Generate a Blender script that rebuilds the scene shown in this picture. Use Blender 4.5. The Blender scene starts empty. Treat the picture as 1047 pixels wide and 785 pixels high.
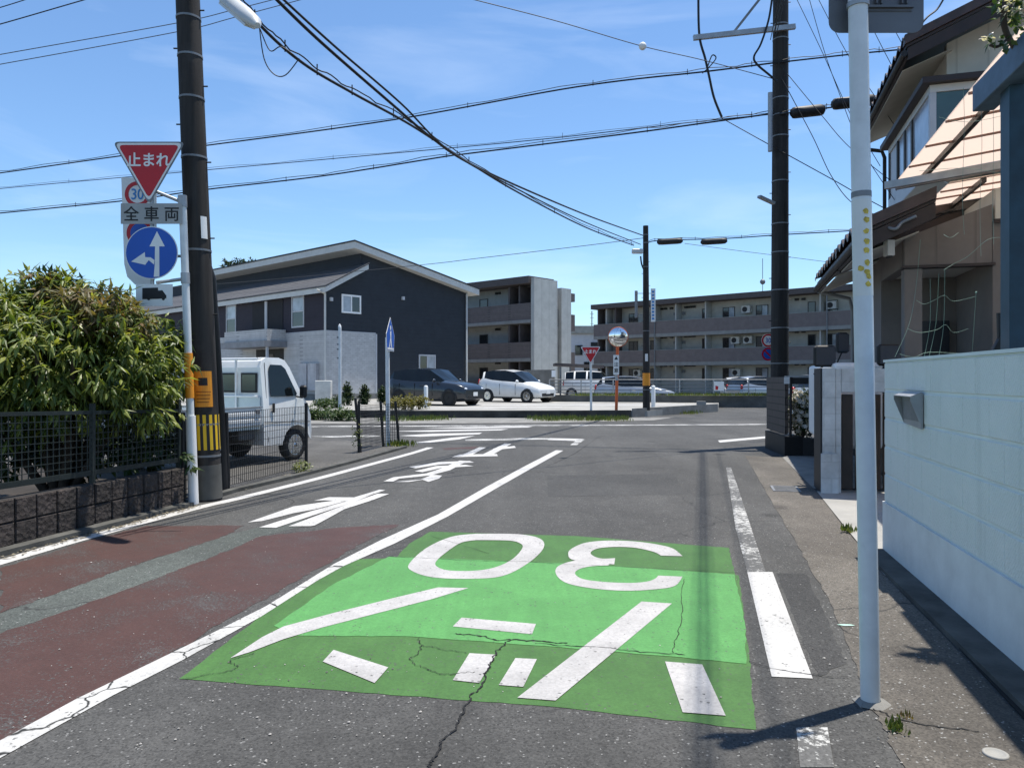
import bpy, math, random
from mathutils import Vector, Matrix
random.seed(7)
S = bpy.context.scene
COL = S.collection
F, CX, HY, CH = 767.0, 523.5, 386.0, 1.45      # focal (px), centre, horizon row, eye height of the photograph
V = Vector
R = math.radians

# ------------------------------------------------------------------ measuring helpers
def G(px, py, z=0.0):
    Y = (CH - z) * F / (py - HY)
    return V(((px - CX) / F * Y, Y, z))
def W(px, py, Y):
    return V(((px - CX) / F * Y, Y, CH + (HY - py) / F * Y))
class Plane:                       # a vertical plane through plan point A along unit plan direction d
    def __init__(s, A, d): s.A = V((A[0], A[1])); s.d = V((d[0], d[1])).normalized()
    def at(s, px, py):
        k = (px - CX) / F
        t = (k * s.A.y - s.A.x) / (s.d.x - k * s.d.y)
        Y = s.A.y + t * s.d.y
        return V((k * Y, Y, CH + (HY - py) / F * Y))
    def p(s, t, z, off=0.0):       # off: towards the viewer's side
        n = V((s.d.y, -s.d.x))
        if n.y > 0: n = -n
        q = s.A + s.d * t + n * off
        return V((q.x, q.y, z))
    def t(s, px):
        k = (px - CX) / F
        return (k * s.A.y - s.A.x) / (s.d.x - k * s.d.y)
    def z(s, px, py): return s.at(px, py).z

# ------------------------------------------------------------------ materials
def lin(r, g, b):
    f = lambda c: (c / 255 / 12.92) if c / 255 <= .04045 else ((c / 255 + .055) / 1.055) ** 2.4
    return (f(r), f(g), f(b))
class N:                            # tiny node builder
    def __init__(s, name):
        s.m = bpy.data.materials.new(name); s.m.use_nodes = True
        s.t = s.m.node_tree; s.b = s.t.nodes['Principled BSDF']; s.out = s.t.nodes['Material Output']
        s.tc = s.t.nodes.new('ShaderNodeTexCoord')
    def n(s, typ, **kw):
        x = s.t.nodes.new(typ)
        for k, v in kw.items(): setattr(x, k, v)
        return x
    def L(s, a, b): s.t.links.new(a, b)
    def co(s): return s.tc.outputs['Object']
    def noise(s, scale, detail=4, rough=.55, co=None, dist=0):
        x = s.n('ShaderNodeTexNoise'); x.inputs['Scale'].default_value = scale
        x.inputs['Detail'].default_value = detail; x.inputs['Roughness'].default_value = rough; x.inputs['Distortion'].default_value = dist
        s.L(co or s.co(), x.inputs['Vector']); return x.outputs['Fac']
    def vor(s, scale, feature='F1', out='Distance', co=None):
        x = s.n('ShaderNodeTexVoronoi', feature=feature); x.inputs['Scale'].default_value = scale
        s.L(co or s.co(), x.inputs['Vector']); return x.outputs[out]
    def ramp(s, fac, a, b, va=0., vb=1.):
        x = s.n('ShaderNodeMapRange'); x.clamp = True
        x.inputs['From Min'].default_value = a; x.inputs['From Max'].default_value = b
        x.inputs['To Min'].default_value = va; x.inputs['To Max'].default_value = vb
        s.L(fac, x.inputs['Value']); return x.outputs['Result']
    def math(s, op, a, b=None):
        x = s.n('ShaderNodeMath', operation=op)
        for i, v in enumerate((a, b)):
            if v is None: continue
            if isinstance(v, (int, float)): x.inputs[i].default_value = v
            else: s.L(v, x.inputs[i])
        return x.outputs[0]
    def mix(s, fac, a, b, typ='MIX'):
        x = s.n('ShaderNodeMix', data_type='RGBA', blend_type=typ)
        for sock, v in ((x.inputs[0], fac), (x.inputs[6], a), (x.inputs[7], b)):
            if isinstance(v, (int, float)): sock.default_value = v
            elif isinstance(v, tuple): sock.default_value = (*v[:3], 1)
            else: s.L(v, sock)
        return x.outputs[2]
    def warp(s, scale, amt):
        x = s.n('ShaderNodeTexNoise'); x.inputs['Scale'].default_value = scale; x.inputs['Detail'].default_value = 4
        s.L(s.co(), x.inputs['Vector'])
        a = s.n('ShaderNodeVectorMath', operation='MULTIPLY_ADD')
        s.L(x.outputs['Color'], a.inputs[0]); a.inputs[1].default_value = (amt,) * 3; s.L(s.co(), a.inputs[2])
        return a.outputs[0]
    def bump(s, h, strength=.3, dist=.01):
        x = s.n('ShaderNodeBump'); x.inputs['Strength'].default_value = strength; x.inputs['Distance'].default_value = dist
        s.L(h, x.inputs['Height']); s.L(x.outputs[0], s.b.inputs['Normal'])
    def fin(s, col, rough=.6, metal=0., spec=.5):
        if isinstance(col, tuple): s.b.inputs['Base Color'].default_value = (*col[:3], 1)
        else: s.L(col, s.b.inputs['Base Color'])
        if isinstance(rough, (int, float)): s.b.inputs['Roughness'].default_value = rough
        else: s.L(rough, s.b.inputs['Roughness'])
        s.b.inputs['Metallic'].default_value = metal; s.b.inputs['Specular IOR Level'].default_value = spec
        return s.m
def sc(c, k): return tuple(min(1, x * k) for x in c)
def M(name, col, rough=.6, metal=0., var=.18, scale=2.5, bump=.15, bscale=60, dirt=0., spec=.4):
    n = N(name)
    f = n.noise(scale, 6, .6)
    c = n.mix(n.ramp(f, .3, .7), sc(col, 1 - var), sc(col, 1 + var))
    if dirt:
        c = n.mix(n.math('MULTIPLY', n.ramp(n.noise(1.3, 7, .7), .48, .75), dirt), c, sc(col, .35))
    if bump: n.bump(n.noise(bscale, 3), bump, .004)
    return n.fin(c, rough, metal, spec)
ASPH = (.065, .0645, .0615)
def asphalt_col(n, base=ASPH, patch=.25, speck=1.0):
    big = n.ramp(n.noise(.5, 5, .6), .3, .7, 1 - patch, 1 + patch * .6)
    mid = n.ramp(n.noise(7, 5, .7), .3, .7, .86, 1.14)
    v = n.vor(120, out='Color')
    sep = n.n('ShaderNodeSeparateColor'); n.L(v, sep.inputs[0])
    agg = n.ramp(sep.outputs[0], 0, 1, .72, 1.28)
    mp = n.n('ShaderNodeMapping'); mp.inputs['Rotation'].default_value = (0, 0, R(14.4)); mp.inputs['Scale'].default_value = (1.3, .09, 1); n.L(n.co(), mp.inputs[0])
    lane = n.ramp(n.noise(1.0, 4, .55, mp.outputs[0]), .35, .65, .86, 1.12)
    k = n.math('MULTIPLY', n.math('MULTIPLY', n.math('MULTIPLY', big, mid), agg), lane)
    spot = n.math('MULTIPLY', n.ramp(n.vor(.9, co=n.warp(6, .25)), .05, .16, .45, 0), n.ramp(n.noise(.6, 2), .48, .55))
    k = n.math('MULTIPLY', k, n.math('SUBTRACT', 1, spot))
    c = n.mix(1.0, base, k, 'MULTIPLY')
    bright = n.math('GREATER_THAN', sep.outputs[1], .985)
    c = n.mix(n.math('MULTIPLY', bright, .55 * speck), c, (.3, .3, .29))
    dark = n.math('GREATER_THAN', sep.outputs[2], .9)
    c = n.mix(n.math('MULTIPLY', dark, .6), c, sc(base, .35))
    return c
def cracks(n, c, scale=.42, width=.0045, lo=.54, hi=.6, col=(.022, .022, .022)):
    w = n.warp(1.6, .55)
    d = n.vor(scale, 'DISTANCE_TO_EDGE', 'Distance', w)
    line = n.ramp(d, width * .4, width, 1, 0)
    mask = n.ramp(n.noise(.33, 3), lo, hi)
    return n.mix(n.math('MULTIPLY', line, mask), c, col)
def asphalt(name, base=ASPH, patch=.25, speck=1., crack=True):
    n = N(name); c = asphalt_col(n, base, patch, speck)
    if crack: c = cracks(n, c)
    n.bump(n.noise(140, 3, .7), .55, .006)
    return n.fin(c, .88, 0, .35)
def paint(name, col, wear=.5, crack=0., fine=45, under=ASPH, dirt=.25, streak=False, pits=.04):
    n = N(name)
    a = asphalt_col(n, under)
    base = n.mix(n.ramp(n.noise(3, 6, .65), .35, .7), col, sc(col, 1 - dirt))
    base = n.mix(n.ramp(n.noise(90, 3, .7), .35, .65), sc(base, 1) if isinstance(base, tuple) else base, base)
    v = n.vor(90, out='Color'); sp = n.n('ShaderNodeSeparateColor'); n.L(v, sp.inputs[0])
    base = n.mix(1.0, base, n.ramp(sp.outputs[0], 0, 1, .88, 1.08), 'MULTIPLY')
    if streak:
        mp = n.n('ShaderNodeMapping'); mp.inputs['Rotation'].default_value = (0, 0, R(14)); mp.inputs['Scale'].default_value = (14, .7, 1); n.L(n.co(), mp.inputs[0])
        base = n.mix(n.ramp(n.noise(1.5, 5, .6, mp.outputs[0]), .4, .75, 0, .3), base, sc(col, .55))
    h = n.math('ADD', n.math('MULTIPLY', n.noise(fine, 4, .75), .6), n.math('MULTIPLY', n.noise(1.7, 4), .4))
    m = n.ramp(h, wear, wear + .035, 0, 1)     # 1 = worn through
    base = n.mix(n.ramp(n.noise(.9, 5, .65), .45, .75, 0, .28), base, sc(col, .45))
    pit = n.math('GREATER_THAN', sp.outputs[1], 1 - pits)
    m = n.math('MAXIMUM', m, n.math('MULTIPLY', pit, n.ramp(n.noise(4, 4, .6), .35, .6)))
    c = n.mix(n.math('MULTIPLY', m, .9), base, a)
    if crack:
        w = n.warp(2.6, .35)
        d = n.vor(2.4, 'DISTANCE_TO_EDGE', 'Distance', w)
        c = n.mix(n.math('MULTIPLY', n.ramp(d, .006, .02, 1, 0), n.ramp(n.noise(.55, 3), .5 - crack, .56 - crack)), c, (.02, .02, .018))
    n.bump(n.noise(120, 3, .7), .3, .004)
    return n.fin(c, .7, 0, .35)
def leafmat(name, cols, trans=.35, rough=.45):
    n = N(name)
    g = n.n('ShaderNodeNewGeometry')
    r = n.n('ShaderNodeValToRGB'); e = r.color_ramp.elements
    e[0].color = (*cols[0], 1); e[1].color = (*cols[-1], 1)
    for i, c in enumerate(cols[1:-1]): x = e.new((i + 1) / (len(cols) - 1)); x.color = (*c, 1)
    n.L(g.outputs['Random Per Island'], r.inputs[0])
    n.fin(r.outputs[0], rough, 0, .5)
    tr = n.n('ShaderNodeBsdfTranslucent'); tint = n.mix(1., r.outputs[0], (1.5, 1.45, .7), 'MULTIPLY'); n.L(tint, tr.inputs[0])
    mx = n.n('ShaderNodeMixShader'); mx.inputs[0].default_value = trans
    n.L(n.b.outputs[0], mx.inputs[1]); n.L(tr.outputs[0], mx.inputs[2]); n.L(mx.outputs[0], n.out.inputs[0])
    return n.m
def glassmat(name, col=(.012, .016, .02), rough=.06):
    n = N(name); c = n.mix(n.ramp(n.noise(1.1, 3), .35, .65), sc(col, .7), sc(col, 1.4))
    return n.fin(c, rough, 0, .8)
def carpaint(name, col, metal=0., rough=.35):
    n = N(name); c = n.mix(n.ramp(n.noise(3, 5), .3, .7), sc(col, .93), sc(col, 1.04))
    n.b.inputs['Coat Weight'].default_value = .7; n.b.inputs['Coat Roughness'].default_value = .06
    return n.fin(c, rough, metal)
def brickmat(name, c1, c2, mortar, bw, bh, ms=.02, rough=.8, rotz=0, bump=.4, var=.2):
    n = N(name)
    mp = n.n('ShaderNodeMapping'); mp.inputs['Rotation'].default_value = (0, 0, -rotz); n.L(n.co(), mp.inputs[0])
    sx = n.n('ShaderNodeSeparateXYZ'); n.L(mp.outputs[0], sx.inputs[0])
    cb = n.n('ShaderNodeCombineXYZ'); n.L(n.math('ADD', sx.outputs[0], sx.outputs[1]), cb.inputs[0]); n.L(sx.outputs[2], cb.inputs[1])
    b = n.n('ShaderNodeTexBrick'); n.L(cb.outputs[0], b.inputs['Vector'])
    b.inputs['Color1'].default_value = (*c1, 1); b.inputs['Color2'].default_value = (*c2, 1); b.inputs['Mortar'].default_value = (*mortar, 1)
    b.inputs['Scale'].default_value = 1; b.inputs['Brick Width'].default_value = bw; b.inputs['Row Height'].default_value = bh; b.inputs['Mortar Size'].default_value = ms
    c = n.mix(1., b.outputs[0], n.ramp(n.noise(2.5, 6, .65), .3, .7, 1 - var, 1 + var * .5), 'MULTIPLY')
    n.bump(b.outputs['Fac'], -bump, .01)
    return n.fin(c, rough, 0, .3)

asph = asphalt('road_asphalt')
asph_lot = asphalt('car_park_asphalt', (.085, .082, .076), .35)
asph_red = paint('red_brown_surfacing', (.064, .031, .026), .535, .0, 60, dirt=.22)
conc = asphalt('aggregate_concrete', (.118, .107, .092), .45, 1.3)
conc_pale = M('pale_concrete', (.29, .285, .265), .85, var=.2, scale=1.2, dirt=.35, bscale=90, bump=.3)
conc_dark = M('mossy_concrete', (.075, .075, .068), .9, var=.45, scale=3, dirt=.7, bump=.5, bscale=50)
conc_mid = M('grey_concrete', (.19, .187, .175), .88, var=.25, scale=2, dirt=.5, bump=.4)
groundm = M('earth_and_gravel', (.16, .15, .13), .95, var=.3, scale=.3)
wpaint = paint('white_road_paint', (.47, .465, .45), .61, 0, dirt=.12)
wpaint_crack = paint('cracked_white_road_paint', (.46, .455, .435), .62, .12, dirt=.18)
wpaint_worn = paint('worn_white_road_paint', (.44, .44, .42), .44, 0, 22, dirt=.2)
wpaint_faint = paint('faded_white_road_paint', (.5, .5, .48), .49, 0, 40, dirt=.2)
green_old = paint('dull_green_road_paint', (.056, .145, .034), .665, 0, dirt=.25, streak=True, pits=.025)
green_new = paint('fresh_green_road_paint', (.085, .27, .075), .70, 0, dirt=.18, streak=True, pits=.02)
green_worn = paint('worn_green_road_paint', (.05, .11, .04), .53, 0, dirt=.3)
wtext = paint('white_zone_lettering', (.42, .41, .40), .67, 0, dirt=.25, pits=.02)
crackm = M('crack_filler', (.012, .012, .012), .95, bump=0)
polem = M('dark_pole_concrete', (.032, .029, .027), .75, var=.3, scale=4, dirt=.4, bump=.3)
def polemat(name, col):
    n = N(name); mp = n.n('ShaderNodeMapping'); mp.inputs['Scale'].default_value = (9, 9, .5); n.L(n.co(), mp.inputs[0])
    c = n.mix(n.ramp(n.noise(1.4, 6, .65, mp.outputs[0]), .35, .7), sc(col, .65), sc(col, 1.5)); c = n.mix(n.ramp(n.noise(3, 6, .7), .55, .75, 0, .5), c, sc(col, 2.2))
    n.bump(n.noise(50, 4), .25, .004); return n.fin(c, .8, 0, .3)
polem = polemat('dark_pole_concrete', (.030, .027, .025))
polegrey = M('weathered_pole_concrete', (.085, .085, .078), .85, var=.3, scale=5, dirt=.4)
blackm = M('black_plastic', (.012, .012, .013), .55, bump=.05)
rubber = M('tyre_rubber', (.018, .018, .018), .85)
steel = M('galvanised_steel', (.34, .35, .36), .5, .6, var=.15, scale=6)
steel_dull = M('dull_steel', (.2, .21, .22), .6, .4, var=.2, scale=6)
whitepost = M('white_post_paint', (.64, .665, .67), .45, var=.1, scale=5, dirt=.3, bump=.05)
whitem = M('white_paint', (.76, .76, .75), .45, var=.06)
signred = M('sign_red', (.46, .010, .018), .4, var=.06, bump=0)
signblue = M('sign_blue', (.008, .085, .42), .4, var=.06, bump=0)
signlight = M('sign_light_blue', (.03, .2, .5), .4, var=.06, bump=0)
signwhite = M('sign_white', (.74, .74, .72), .45, var=.05, bump=0, dirt=.08)
signgrey = M('sign_grey_white', (.34, .34, .33), .5, var=.08, bump=0, dirt=.2)
signback = M('sign_back_aluminium', (.125, .13, .14), .5, .3, var=.12, scale=5)
yellow = M('warning_yellow', (.72, .45, .015), .5, var=.08)
orange = M('poster_orange', (.72, .27, .02), .55, var=.12)
orange_post = M('mirror_post_orange', (.62, .12, .03), .5, var=.12)
cablem = M('cable_black', (.01, .01, .011), .6, bump=0)
wirem = M('wire_grey', (.05, .055, .06), .6, bump=0)
glass = glassmat('dark_window_glass')
glass_pale = glassmat('curtained_window_glass', (.28, .31, .36), .15)
glass_teal = glassmat('teal_window_glass', (.02, .06, .055), .08)
mirrorm = N('mirror_glass').fin((.8, .82, .84), .03, 1.)
chrome = N('chrome').fin((.6, .62, .64), .15, 1.)

# ------------------------------------------------------------------ mesh builder
class MB:
    def __init__(s): s.v = []; s.f = []; s.mi = []; s.sm = []; s.cur = 0
    def add(s, vs, fs, smooth=False):
        o = len(s.v); s.v += [V(a) for a in vs]
        for f in fs: s.f.append([o + i for i in f]); s.mi.append(s.cur); s.sm.append(smooth)
        return s
    def box(s, c, x, y, z):         # centre, half-extent vectors
        c, x, y, z = V(c), V(x), V(y), V(z)
        vs = [c + x * a + y * b + z * d for a in (-1, 1) for b in (-1, 1) for d in (-1, 1)]
        return s.add(vs, [(0, 1, 3, 2), (4, 6, 7, 5), (0, 4, 5, 1), (2, 3, 7, 6), (0, 2, 6, 4), (1, 5, 7, 3)])
    def abox(s, x0, x1, y0, y1, z0, z1):
        return s.box(((x0 + x1) / 2, (y0 + y1) / 2, (z0 + z1) / 2), ((x1 - x0) / 2, 0, 0), (0, (y1 - y0) / 2, 0), (0, 0, (z1 - z0) / 2))
    def bbox(s, x0, x1, y0, y1, z0, z1, b):   # box with chamfered edges
        prof = [(x0 + b, y0), (x1 - b, y0), (x1, y0 + b), (x1, y1 - b), (x1 - b, y1), (x0 + b, y1), (x0, y1 - b), (x0, y0 + b)]
        cx, cy = (x0 + x1) / 2, (y0 + y1) / 2
        ins = [(cx + (a - cx) * (1 - 2 * b / (x1 - x0)), cy + (c - cy) * (1 - 2 * b / (y1 - y0))) for a, c in prof]
        rings = [[V((a, c, z0)) for a, c in ins], [V((a, c, z0 + b)) for a, c in prof], [V((a, c, z1 - b)) for a, c in prof], [V((a, c, z1)) for a, c in ins]]
        return s.loft(rings, True)
    def loft(s, rings, caps=True, closed=True, smooth=False):
        n = len(rings[0]); vs = [p for r in rings for p in r]; fs = []
        for i in range(len(rings) - 1):
            for j in range(n if closed else n - 1):
                k = (j + 1) % n
                fs.append((i * n + j, i * n + k, (i + 1) * n + k, (i + 1) * n + j))
        s.add(vs, fs, smooth)
        if caps:
            s.add(rings[0], [tuple(range(n))[::-1]]); s.add(rings[-1], [tuple(range(n))])
        return s
    def tube(s, pts, r, n=8, caps=True, smooth=True):
        pts = [V(p) for p in pts]; rings = []
        up = None
        for i, p in enumerate(pts):
            d = (pts[min(i + 1, len(pts) - 1)] - pts[max(i - 1, 0)])
            d = d.normalized() if d.length > 1e-9 else V((0, 0, 1))
            ref = up or (V((0, 0, 1)) if abs(d.z) < .9 else V((1, 0, 0)))
            a = d.cross(ref)
            if a.length < 1e-6: a = d.cross(V((0, 1, 0)))
            a.normalize(); b = a.cross(d).normalized(); up = b
            rr = r[i] if isinstance(r, (list, tuple)) else r
            rings.append([p + (a * math.cos(2 * math.pi * k / n) + b * math.sin(2 * math.pi * k / n)) * rr for k in range(n)])
        return s.loft(rings, caps, True, smooth)
    def bar(s, a, b, w, h=None, up=(0, 0, 1)):
        a, b = V(a), V(b); d = b - a; h = h or w
        u = V(up); x = d.cross(u)
        if x.length < 1e-6: x = d.cross(V((0, 1, 0)))
        x.normalize(); y = x.cross(d).normalized()
        return s.box((a + b) / 2, d / 2, x * w / 2, y * h / 2)
    def prism(s, pts, ext):
        pts = [V(p) for p in pts]; e = V(ext); n = len(pts)
        return s.add(pts + [p + e for p in pts], [tuple(range(n))[::-1], tuple(range(n, 2 * n))] + [(i, (i + 1) % n, n + (i + 1) % n, n + i) for i in range(n)])
    def poly(s, pts): return s.add(pts, [tuple(range(len(pts)))])
    def disc(s, c, x, y, r, ext, n=32):
        c, x, y = V(c), V(x).normalized(), V(y).normalized()
        return s.prism([c + x * r * math.cos(2 * math.pi * k / n) + y * r * math.sin(2 * math.pi * k / n) for k in range(n)], ext)
    def ring(s, c, x, y, r0, r1, n=32):
        c, x, y = V(c), V(x).normalized(), V(y).normalized()
        pt = lambda r, k: c + x * r * math.cos(2 * math.pi * k / n) + y * r * math.sin(2 * math.pi * k / n)
        return s.add([pt(r0, k) for k in range(n)] + [pt(r1, k) for k in range(n)], [(k, (k + 1) % n, n + (k + 1) % n, n + k) for k in range(n)])
    def lathe(s, c, axis, prof, n=24, smooth=True):      # prof: (radius, along axis)
        c, ax = V(c), V(axis).normalized()
        a = ax.cross(V((0, 0, 1)) if abs(ax.z) < .9 else V((1, 0, 0))).normalized(); b = ax.cross(a)
        return s.loft([[c + ax * h + (a * math.cos(2 * math.pi * k / n) + b * math.sin(2 * math.pi * k / n)) * max(r, 1e-4) for k in range(n)] for r, h in prof], True, True, smooth)
    def sphere(s, c, r, n=12, m=8, sq=(1, 1, 1)):
        c = V(c); rings = []
        for i in range(m + 1):
            t = math.pi * i / m
            rings.append([c + V((sq[0] * r * max(math.sin(t), 1e-3) * math.cos(2 * math.pi * k / n), sq[1] * r * max(math.sin(t), 1e-3) * math.sin(2 * math.pi * k / n), -sq[2] * r * math.cos(t))) for k in range(n)])
        return s.loft(rings, True, True, True)
    def build(s, name, mats, parent=None, bevel=0):
        off = V((0, 0, 0))
        if parent is None:
            xs = [p.x for p in s.v]; ys = [p.y for p in s.v]; zs = [p.z for p in s.v]
            off = V(((min(xs) + max(xs)) / 2, (min(ys) + max(ys)) / 2, min(zs)))
        else: off = OFF.get(parent.name, V((0, 0, 0)))
        me = bpy.data.meshes.new(name)
        me.from_pydata([tuple(p - off) for p in s.v], [], s.f)
        if not isinstance(mats, (list, tuple)): mats = [mats]
        for m in mats: me.materials.append(m)
        me.polygons.foreach_set('material_index', s.mi); me.polygons.foreach_set('use_smooth', s.sm)
        me.update()
        o = bpy.data.objects.new(name, me); COL.objects.link(o)
        if parent: o.parent = parent; OFF[o.name] = off
        else: o.location = off
        if bevel:
            b = o.modifiers.new('bevel', 'BEVEL'); b.width = bevel; b.segments = 2; b.limit_method = 'ANGLE'; b.angle_limit = R(35)
        return o
OFF = {}
def tag(o, label=None, cat=None, group=None, kind=None):
    for k, v in (('label', label), ('category', cat), ('group', group), ('kind', kind)):
        if v: o[k] = v
    return o
def thing(name, label, cat, loc=(0, 0, 0), group=None, local=False, rz=0):
    o = bpy.data.objects.new(name, None); COL.objects.link(o); o.location = loc; o.rotation_euler.z = rz; o.empty_display_size = .2
    tag(o, label, cat, group); OFF[o.name] = V((0, 0, 0)) if local else V(loc)
    return o
def dup(o, parent=None):
    c = o.copy(); COL.objects.link(c); c.parent = parent
    for ch in [x for x in bpy.data.objects if x.parent == o]: dup(ch, c)
    return c
def glyphs(mb, text, org, right, up, size, bold=.0, squash=1.0, space=1.0):
    cu = bpy.data.curves.new('lettering', 'FONT'); cu.body = text; cu.offset = bold; cu.space_character = space; cu.resolution_u = 3
    o = bpy.data.objects.new('lettering', cu); COL.objects.link(o)
    dg = bpy.context.evaluated_depsgraph_get(); me = bpy.data.meshes.new_from_object(o.evaluated_get(dg))
    xs = [v.co.x for v in me.vertices]; ys = [v.co.y for v in me.vertices]
    cx, cy = (min(xs) + max(xs)) / 2, (min(ys) + max(ys)) / 2
    r, u = V(right).normalized(), V(up).normalized()
    mb.add([V(org) + r * (v.co.x - cx) * size * squash + u * (v.co.y - cy) * size for v in me.vertices], [tuple(p.vertices) for p in me.polygons])
    bpy.data.objects.remove(o); bpy.data.curves.remove(cu); bpy.data.meshes.remove(me)
    return mb
def spline(pts, k=6):
    out = []; P = [V(p) for p in pts]
    if len(P) < 3: return [P[0].lerp(P[-1], i / 8) for i in range(9)]
    for i in range(len(P) - 1):
        p0, p1, p2, p3 = P[max(i - 1, 0)], P[i], P[i + 1], P[min(i + 2, len(P) - 1)]
        for j in range(k):
            t = j / k
            out.append(.5 * ((2 * p1) + (p2 - p0) * t + (2 * p0 - 5 * p1 + 4 * p2 - p3) * t * t + (3 * p1 - p0 - 3 * p2 + p3) * t ** 3))
    out.append(P[-1]); return out
Z3 = V((0, 0, 1))
rd = V((.2488, .9686, 0)); pd = V((.9686, -.2488, 0))          # along / across our road
gd = V((.673, .739, 0)); fd = V((-.739, .673, 0))              # the street grid of the far buildings

# ------------------------------------------------------------------ world, sun, camera
w = bpy.data.worlds.new('World'); S.world = w; w.use_nodes = True
nt = w.node_tree; bg = nt.nodes['Background']
sky = nt.nodes.new('ShaderNodeTexSky'); sky.sky_type = 'NISHITA'; sky.sun_disc = False
EL, AZ = 77.0, 61.0
sky.sun_elevation = R(EL); sky.sun_rotation = R(AZ); sky.air_density = 1.0; sky.dust_density = .25; sky.ozone_density = 1.6
tc = nt.nodes.new('ShaderNodeTexCoord'); mp = nt.nodes.new('ShaderNodeMapping'); mp.inputs['Scale'].default_value = (1.1, 1.6, 5.5); mp.inputs['Rotation'].default_value = (0, R(14), 0)
ns = nt.nodes.new('ShaderNodeTexNoise'); ns.inputs['Scale'].default_value = 2.1; ns.inputs['Detail'].default_value = 7; ns.inputs['Roughness'].default_value = .55; ns.inputs['Distortion'].default_value = .6
mr = nt.nodes.new('ShaderNodeMapRange'); mr.inputs['From Min'].default_value = .5; mr.inputs['From Max'].default_value = .8; mr.inputs['To Max'].default_value = .2
mx = nt.nodes.new('ShaderNodeMix'); mx.data_type = 'RGBA'; mx.inputs[7].default_value = (7.5, 8.2, 9.0, 1)
nt.links.new(tc.outputs['Generated'], mp.inputs[0]); nt.links.new(mp.outputs[0], ns.inputs['Vector']); nt.links.new(ns.outputs['Fac'], mr.inputs['Value'])
nt.links.new(mr.outputs[0], mx.inputs[0]); tint = nt.nodes.new('ShaderNodeMix'); tint.data_type = 'RGBA'; tint.blend_type = 'MULTIPLY'; tint.inputs[0].default_value = 1; tint.inputs[7].default_value = (.77, .94, 1.08, 1); nt.links.new(sky.outputs[0], tint.inputs[6]); nt.links.new(tint.outputs[2], mx.inputs[6]); nt.links.new(mx.outputs[2], bg.inputs[0])
bg.inputs[1].default_value = .115
sl = bpy.data.lights.new('sun', 'SUN'); sl.energy = 4.7; sl.angle = R(.55); sl.color = (1, .94, .85)
so = bpy.data.objects.new('sun', sl); COL.objects.link(so)
sd = V((math.sin(R(AZ)) * math.cos(R(EL)), math.cos(R(AZ)) * math.cos(R(EL)), math.sin(R(EL))))
so.rotation_euler = sd.to_track_quat('Z', 'Y').to_euler(); so.location = (20, 10, 60)
cam = bpy.data.cameras.new('camera'); co = bpy.data.objects.new('camera', cam); COL.objects.link(co)
co.location = (0, 0, CH); co.rotation_euler = (R(90), 0, 0); cam.sensor_width = 36; cam.lens = 36 * F / 1047; cam.shift_y = -6.5 / 1047
cam.clip_end = 3000; cam.clip_start = .05; S.camera = co
S.view_settings.view_transform = 'Standard'; S.view_settings.look = 'None'; S.view_settings.gamma = 1; S.view_settings.exposure = 0.62

# ------------------------------------------------------------------ ground
def sheet(name, pts, mat, z, kind='structure'):
    m = MB(); m.poly([V((p[0], p[1], z)) for p in pts]); return tag(m.build(name, mat), kind=kind)
sheet('ground', [(-900, -60), (900, -60), (900, 1500), (-900, 1500)], groundm, -.012)
sheet('road', [(-60, -12), (30, -12), (60, 20), (60, 60), (-60, 75)], asph, 0)
def gpts(l, z=0): return [G(x, y) for x, y in l]
def stripe_px(mb, l, z):            # polygon in photo pixels on the road
    z *= .5
    mb.poly([V((p.x, p.y, z)) for p in gpts(l)])
def jag(pts, amp, step=.12):        # worn, wavering outline
    out = []
    for i in range(len(pts)):
        a, b = pts[i], pts[(i + 1) % len(pts)]; n = max(1, int((b - a).length / step))
        for k in range(n):
            p = a.lerp(b, k / n)
            out.append(p + V((random.uniform(-amp, amp), random.uniform(-amp, amp), 0)) if k else p)
    return out
# paved strip on the left in front of the stone wall
LW = [G(-140, 622), G(0, 575), G(100, 546.5), G(205, 518.5), G(240, 510.5), G(326, 489), G(380, 474.5), G(420, 463.7), G(440, 457.5)]
# right-hand gutter strip of exposed aggregate concrete
strip = [(762, 466), (808, 545), (852, 620), (886, 715), (905, 745), (930, 790)]
right = [G(1100, 786), G(1047, 735), G(970, 655), G(905, 590), G(860, 535), G(830, 500), G(800, 470)]
sl_ = [(762, 466), (785, 505), (808, 545), (830, 583), (852, 622), (870, 668), (886, 712), (905, 745), (925, 785)]
sr_ = [(806, 468), (838, 507), (868, 545), (905, 588), (935, 620), (965, 650), (1000, 690), (1047, 738), (1100, 790)]
A_ = spline(gpts(sl_) + [V((1.3, 1.4, 0)), V((.4, -2, 0))], 8); B_ = spline(gpts(sr_) + [V((1.78, 1.4, 0)), V((.9, -2, 0))], 8); n_ = len(A_)
A_ = [p + V((random.uniform(-.012, .012), 0, 0)) for p in A_]
m = MB(); m.add([p + Z3 * .004 for p in A_ + B_], [(i, i + 1, n_ + i + 1, n_ + i) for i in range(n_ - 1)]); tag(m.build('pavement', conc), kind='structure')
# parking lot by the truck
lot_l = [G(205, 512), G(240, 502), G(302, 487.5), G(360, 472.5), G(414, 457.5), G(330, 447), G(120, 447), V((-14, 9, 0))]
sheet('car_park', lot_l, asph_lot, .008)
m = MB(); a = [G(205, 513), G(240, 502.5), G(302, 488), G(360, 473), G(414, 457.8)]
for i in range(4): m.bar(a[i] + Z3 * .015, a[i + 1] + Z3 * .015, .1, .06)
tag(m.build('kerb', conc_dark), kind='structure')
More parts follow.
